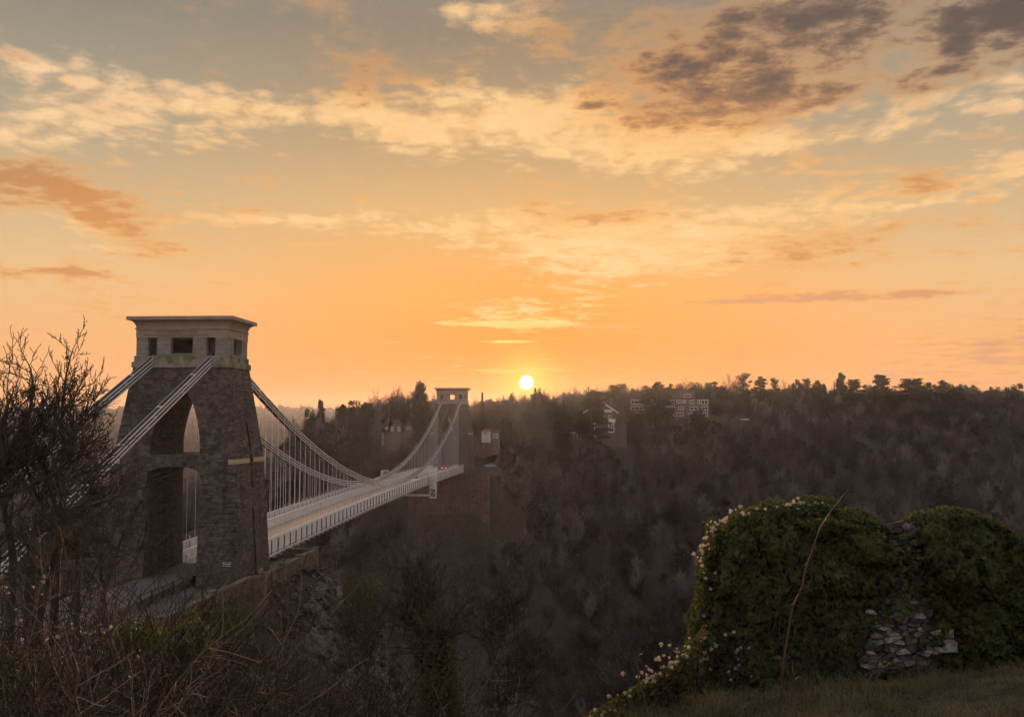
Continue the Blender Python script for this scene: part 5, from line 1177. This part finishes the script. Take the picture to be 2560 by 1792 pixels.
def ruined_wall():
    rng = np.random.default_rng(14); R = random.Random(14); x0 = np.array([(XL+XR)/2, YW, 12.0])
    t = thing('ruined_wall', 'ruined rubble wall with two rounded humps under thick ivy at right', 'wall', tuple(x0))
    nx, nz = 70, 26; V = []; xs = np.linspace(XL, XR, nx)
    for side in (0, 1):
        for X in xs:
            zt = wall_top(X); zb = g1(X, wall_y(X))-.7
            for k in range(nz):
                f = k/(nz-1); z = zb+(zt-zb)*f; th = .34*(1-.5*max(0, f-.8)/.2); y = wall_y(X)+(-th if side == 0 else th)+ (vnoise(np.array([X*5.+side*50]), np.array([z*6.]), 4)[0]-.5)*.16
                V.append((X+(vnoise(np.array([X*4.]), np.array([z*4.]), 6)[0]-.5)*.1, y, z))
    V = np.array(V)-x0; g = lambda s, i, k: (s*nx+i)*nz+k; F = []
    for s in (0, 1):
        for i in range(nx-1):
            for k in range(nz-1): F.append((g(s,i,k), g(s,i+1,k), g(s,i+1,k+1), g(s,i,k+1)))
    for i in range(nx-1): F.append((g(0,i,nz-1), g(0,i+1,nz-1), g(1,i+1,nz-1), g(1,i,nz-1)))
    for k in range(nz-1): F.append((g(0,0,k), g(0,0,k+1), g(1,0,k+1), g(1,0,k))); F.append((g(0,nx-1,k), g(0,nx-1,k+1), g(1,nx-1,k+1), g(1,nx-1,k)))
    wm = mat('old_wall_core', L(.16,.14,.12), L(.08,.07,.06), 4, .95, .05, bscale=14, coord='World')
    link('wall_core', mesh_np('wall_core', V, np.array(F)), wm, t)
    # stones that show in the gap of the ivy: irregular rubble fitted together
    sm = [mat('grey_wall_stone', L(.24,.22,.20), L(.10,.09,.08), 14, .95, .015, bscale=40, coord='World'), mat('pale_wall_stone', L(.42,.40,.37), L(.20,.18,.165), 16, .95, .015, bscale=40, coord='World'), mat('mauve_wall_stone', L(.20,.155,.15), L(.09,.075,.07), 14, .95, .015, bscale=40, coord='World'), mat('dark_wall_stone', L(.09,.08,.07), L(.05,.042,.036), 14, .95, .015, bscale=40, coord='World')]
    pts = []
    while len(pts) < 250:
        q = np.array([R.uniform(2125, 2350), R.uniform(1298, 1695)])
        dmin = R.choice([6, 9, 14, 22])
        if all(math.hypot((q[0]-w[0])*.45, q[1]-w[1]) > dmin for w in pts) or R.random() < .002: pts.append(q)
    PT = np.array(pts); PS = PT*np.array([.5, 1.0])
    for i, c in enumerate(PT):
        if not bare_px(np.array([c[0]+R.uniform(-8, 8)]), np.array([c[1]]))[0]: continue
        cell = [np.array(v) for v in ((-26, -22), (26, -22), (26, 22), (-26, 22))]
        cs_ = PS[i]
        for j in np.argsort(((PS-cs_)**2).sum(1))[1:14]:
            d = PS[j]-cs_; mid = d/2*.985; out = []
            for k in range(len(cell)):
                A_, B_ = cell[k], cell[(k+1) % len(cell)]; fa_, fb_ = (A_-mid)@d, (B_-mid)@d
                if fa_ <= 0: out.append(A_)
                if fa_*fb_ < 0: out.append(A_+(B_-A_)*fa_/(fa_-fb_))
            cell = out
            if len(cell) < 3: break
        if len(cell) < 3: continue
        cell = [v*np.array([2.0, 1.0]) for v in cell]
        p0 = at(c[0], c[1], YW); yy = wall_y(p0[0])-.43+R.uniform(-.07, .05); n = len(cell); tilt = (R.uniform(-.0014, .0014), R.uniform(-.0014, .0014)); V = []
        for sc_, dy in ((1.0, .14), (1.0, -.0), (.84, -.025)):
            for v in cell: V.append(at(c[0]+v[0]*sc_*.99+R.uniform(-1.2, 1.2), c[1]+v[1]*sc_*.99+R.uniform(-1.2, 1.2), yy+dy+tilt[0]*v[0]+tilt[1]*v[1]))
        F = [(r*n+k, r*n+(k+1) % n, (r+1)*n+(k+1) % n, (r+1)*n+k) for r in (0, 1) for k in range(n)]+[tuple(2*n+k for k in range(n))]
        ctr = np.mean(V, 0); MB().poly(np.array(V)-ctr, F).build('stone', sm[R.choice([2, 3, 3] if c[1] < 1500 else [0, 1, 2, 2, 3])], t, tuple(ctr-x0))
    for k in range(30):   # weathered capping stones along the bare top of the second hump
        X = WXZ[12, 0]+(XR-WXZ[12, 0]-.5)*(k+R.uniform(-.4, .4))/29; w_, h_ = R.uniform(.04, .12), R.uniform(.02, .045); j = lambda a: a*R.uniform(.6, 1.2)
        o = MB().poly([(j(-w_),j(-.2),j(-h_)),(j(w_),j(-.2),j(-h_)),(j(w_),j(.2),j(-h_)),(j(-w_),j(.2),j(-h_)),(j(-w_),j(-.18),j(h_)),(j(w_),j(-.18),j(h_)),(j(w_),j(.18),j(h_)),(j(-w_),j(.18),j(h_))], [(0,3,2,1),(4,5,6,7),(0,1,5,4),(1,2,6,5),(2,3,7,6),(3,0,4,7)]).build('stone', sm[R.choice([2, 3, 3])], t, (X-x0[0], wall_y(X)-x0[1]+R.uniform(-.06, .1), wall_top(X)-x0[2]-.02+R.uniform(-.03, .0))); o.rotation_euler = (0, -math.atan((wall_top(X+.1)-wall_top(X-.1))/.2)+R.uniform(-.2, .2), R.uniform(-.4, .4))
    # ivy over the rest
    n = 46000; X = rng.uniform(XL-.05, XR, n); zt = wall_top(X); zb = np.array([g1(a, YW) for a in np.linspace(XL, XR, 40)]); zb = np.interp(X, np.linspace(XL, XR, 40), zb)-.1
    f = rng.random(n)**.9; Z = zb+(zt-zb)*f; lump = vnoise(X*2.6, Z*2.6, 21)**1.5*.40+vnoise(X*7, Z*7, 22)*.20
    Yp = wall_y(X)-.36-lump+rng.random(n)*.08; P = np.stack([X, Yp, Z], 1); qx, qy = px_of(P); keep = ~bare_px(qx+rng.normal(size=n)*11+(vnoise(X*5, Z*5, 77)-.5)*70, qy+rng.normal(size=n)*11)
    keep &= ~((qx > 2200) & (qy < np.interp(qx, [2200, 2300, 2380, 2500, 2560], [1336, 1302, 1280, 1306, 1350])) & (rng.random(n) < .75))
    keep |= (rng.random(n) < .07) & (vnoise(X*4, Z*4, 91) > .35) & (qy > 1340)
    # thinner, twiggy towards the foot
    keep &= (rng.random(n) < np.clip((qy*-1+1690)/170, .25, 1)); keep &= vnoise(X*6, Z*6, 41)+.35*rng.random(n) > .30
    P = P[keep]; nr = np.tile(np.array([[0, -1, .45]]), (len(P), 1)); V1, F1 = leaf_cards(P, rng, .047, .6, nr)
    # rolling over the top and the left end
    m = 9000; X = rng.uniform(XL-.05, WXZ[12, 0]+.02, m); Zt = wall_top(X); a = rng.uniform(-.5, .45, m); P2 = np.stack([X, wall_y(X)+a, Zt+.0-a*a*.5+rng.random(m)**2*.14+vnoise(X*6, X*0, 3)*.16], 1); V2, F2 = leaf_cards(P2, rng, .034, .7, np.tile(np.array([[0, -.4, 1.]]), (m, 1)))
    m = 6000; Zl = rng.uniform(11.9, 14.5, m); Xl = np.interp(Zl, WXZ[:6, 1], WXZ[:6, 0]); P3 = np.stack([Xl-.02-rng.random(m)*.13-vnoise(Zl*6, Zl*0, 8)*.12, wall_y(Xl)+rng.uniform(-.45, .4, m), Zl], 1); V3, F3 = leaf_cards(P3, rng, .034, .7, np.tile(np.array([[-1., -.3, .3]]), (m, 1)))
    m = 2600; X = rng.uniform(WXZ[13, 0], XR, m); a = rng.uniform(-.42, .3, m); P4 = np.stack([X, wall_y(X)+a, wall_top(X)+.0-a*a*.5+rng.random(m)**2*.07], 1)[vnoise(X*3, X*0+.5, 13) > .42]; V4, F4 = leaf_cards(P4, rng, .045, .7, np.tile(np.array([[0, -.4, 1.]]), (len(P4), 1)))
    V = np.concatenate([V1, V2, V3, V4])-x0; F = np.arange(len(V)).reshape(-1, 4); o = link('ivy', mesh_np('ivy', V, F), M_IVY(), t); o['kind'] = 'stuff'
    # woody ivy stems
    s = []
    for k in range(12): 
        X = R.uniform(XL+.1, WXZ[11, 0]); y0 = wall_y(X)-.62; s += grow(300+k, (X-x0[0], y0-x0[1], g1(X, YW)-12.0-.1), (R.uniform(-.35, .35), 0, 1), R.uniform(.8, 2.0), .012, 1, (4,), (25, 60), (.35, .6), .02, .2, 8)
    V, F = segs_mesh(*zip(*[w[:4] for w in s]), k=3); link('ivy_stems', mesh_np('ivy_stems', V, F), M_BARK(), t)
ruined_wall()
def wall_clematis():
    rng = np.random.default_rng(33); R = random.Random(33); c = at(1690, 1600, 13.6)
    t = thing('wild_clematis', 'wild clematis with glowing seed heads trailing over the end of the ivy wall', 'climbing plant', tuple(c)); pts = []
    line = [(1990,1252),(1960,1258),(1900,1272),(1850,1282),(1800,1300),(1775,1320),(1760,1350),(1750,1380),(1752,1420),(1775,1450),(1765,1500),(1772,1545),(1750,1580),(1730,1600),(1715,1630)]
    lx = np.array(line, float)
    for k in range(78):
        u = R.random()**1.1*(len(lx)-1.001); i = int(u); p = lx[i]+(lx[i+1]-lx[i])*(u-i); pts.append(at(p[0]+R.gauss(4, 9), p[1]+R.gauss(0, 7), 13.62+R.uniform(-.2, .2)))
    for x in np.linspace(1990, 2080, 9): pts.append(at(x+R.gauss(0, 3), 1258+R.gauss(0, 3), 13.8))
    for k in range(62):
        u = R.random(); x = 1490+u*220+R.gauss(0, 16); y = 1780-u*150+R.gauss(0, 18); pts.append(at(x, y, 12.6+R.uniform(-.3, .3)))
    for k in range(26): pts.append(at(R.uniform(1720, 1880), R.uniform(1570, 1700), 13.3+R.uniform(-.1, .1)))
    heads(t, pts, .023, 3)
    # leaves and thin stems of the trailing mat on the bank
    C = []
    for k in range(5200):
        u = rng.random(); x = 1455+u*290+rng.normal()*14; yt = np.interp(x, [1450, 1520, 1600, 1680, 1730, 1760], [1795, 1755, 1705, 1660, 1600, 1560]); C.append(at(x, yt+abs(rng.normal())*60, 12.9+rng.normal()*.25))
    V, F = leaf_cards(np.array(C)-c, rng, .03); o = link('leaves', mesh_np('leaves', V, F), leafmat('clematis_leaves', L(.06,.085,.02), L(.05,.035,.02), 3), t); o['kind'] = 'stuff'
    s = []
    for k in range(110):
        x = R.uniform(1470, 1800); yb = np.interp(x, [1450, 1520, 1600, 1680, 1800], [1850, 1820, 1790, 1760, 1740]); p = at(x, yb, 12.9+R.uniform(-.3, .3))-c
        s += grow(700+k, p, (R.uniform(-.5, .5), R.uniform(-.3, .3), .8), R.uniform(.4, 1.1), .006, 1, (4,), (30, 70), (.3, .6), -.03, .25, 7, rmin=.002)
    V, F = segs_mesh(*zip(*[w[:4] for w in s]), k=3); o = link('stems', mesh_np('stems', V, F), M_SCRUB(), t); o['kind'] = 'stuff'
wall_clematis()

# ------------------------------------------------------------------ rough grass at lower right and lone stems
def grass():
    rng = np.random.default_rng(50); n = 90000; X, Y = rng.uniform(39, 56, n), rng.uniform(5.5, 14.2, n); m = (X-38.86)/Y > .02+.02*rng.random(n); X, Y = X[m], Y[m]; Z = ground(X, Y); n = len(X)
    clump = vnoise(X*2.2, Y*2.2, 60); h = (.03+.36*clump**2.2+.09*rng.random(n)**2); a = rng.random(n)*6.283; ln = rng.uniform(.3, 1.1, n)
    d = np.stack([np.cos(a)*ln, np.sin(a)*ln, np.ones(n)], 1); d /= np.linalg.norm(d, axis=1, keepdims=True); s = np.stack([-np.sin(a), np.cos(a), np.zeros(n)], 1)*rng.uniform(.003, .006, (n, 1))
    b = np.stack([X, Y, Z-.02], 1); k = b+d*h[:, None]*.6; e = b+d*h[:, None]; e[:, 2] -= h*.22*ln; e[:, :2] += d[:, :2]*h[:, None]*.5
    V = np.stack([b-s, b+s, k+s*.7, k-s*.7, k+s*.7, e, e, k-s*.7], 1).reshape(-1, 3)
    tag(link('grass', mesh_np('grass', V, np.arange(len(V)).reshape(-1, 4)), M_GRASS()), 'rough tussocky grass in the lower right corner below the ruined wall', 'grass', None, 'stuff')
grass()
def cane(label, pts, Y, r0, r1, twigs=(), name='bramble_cane'):
    P = [at(1460+x/2.087, 1220+y/2.087, Y) for x, y in pts]; z = g1(P[0][0], Y)
    t = thing(name, label, 'plant stem', tuple(P[0])); o = np.array(P[0]); b = np.array([P[0][0], Y, min(z-.05, P[0][2]-.1)]); Q = [b]+P; rs = np.linspace(r0, r1, len(Q))
    n = len(Q); V, F = segs_mesh(np.array(Q[:-1])-o, np.array(Q[1:])-o, rs[:-1], rs[1:], 7); link('stem', mesh_np('stem', V, F), mat('cane_bark', L(.11,.06,.05), L(.05,.032,.026), 9, .6, .002, coord='World'), t)
    for (a, e) in twigs:
        p, q = at(1460+a[0]/2.087, 1220+a[1]/2.087, Y), at(1460+e[0]/2.087, 1220+e[1]/2.087, Y-.1); V, F = segs_mesh([p-o], [q-o], [r1*.55], [r1*.2], 5); link('twig', mesh_np('twig', V, F), MATS['cane_bark'], t)
cane('long leaning dark bramble cane rising in front of the ivy wall', [(1015,1195),(1022,1120),(1030,1050),(1038,960),(1043,890),(1058,800),(1075,690),(1082,650),(1095,605),(1118,560),(1140,510),(1148,460),(1160,405),(1185,345),(1205,280),(1222,235),(1235,205),(1262,165),(1290,120),(1320,85),(1345,50),(1368,25),(1385,10)], 6.2, .0065, .0055,
     [((1095,605),(1040,618)), ((1140,510),(1198,545)), ((1043,890),(978,882)), ((1028,1065),(984,1092)), ((1080,685),(1102,690)), ((1160,405),(1138,392))])
cane('shorter straight bramble cane beside the long leaning one', [(1108,1195),(1104,1100),(1098,1020),(1092,960),(1086,895)], 6.6, .007, .004, [((1100,1028),(1050,1006)), ((1098,1000),(1130,975))])
cane('lone thin pinkish cane sticking up at the bottom centre right', [(340,1195),(328,1150),(316,1100),(300,1050),(286,1010),(281,960),(279,915),(283,880),(290,866)], 6.4, .006, .003, [((280,908),(254,905)), ((288,866),(304,862))])
cane('small curled fern-like shoot at the bottom edge', [(545,1195),(549,1175),(553,1162),(545,1148),(535,1138),(528,1146)], 6.0, .006, .004)

# ------------------------------------------------------------------ haze over the gorge
def haze():
    b = MB().box(-1510, 1310, -310, 2710, -80, 75).build('haze', None); m = bpy.data.materials.new('haze'); m.use_nodes = True; t = NT(m.node_tree)
    v = t.n('ShaderNodeVolumePrincipled', ins={'Color': (.68, .78, 1.0, 1), 'Density': HAZE, 'Anisotropy': .66}); t.n('ShaderNodeOutputMaterial', ins={1: v.outputs[0]})
    b.data.materials.append(m); tag(b, 'thin evening haze filling the gorge', 'haze', None, 'stuff')
HAZE = .0001
haze()
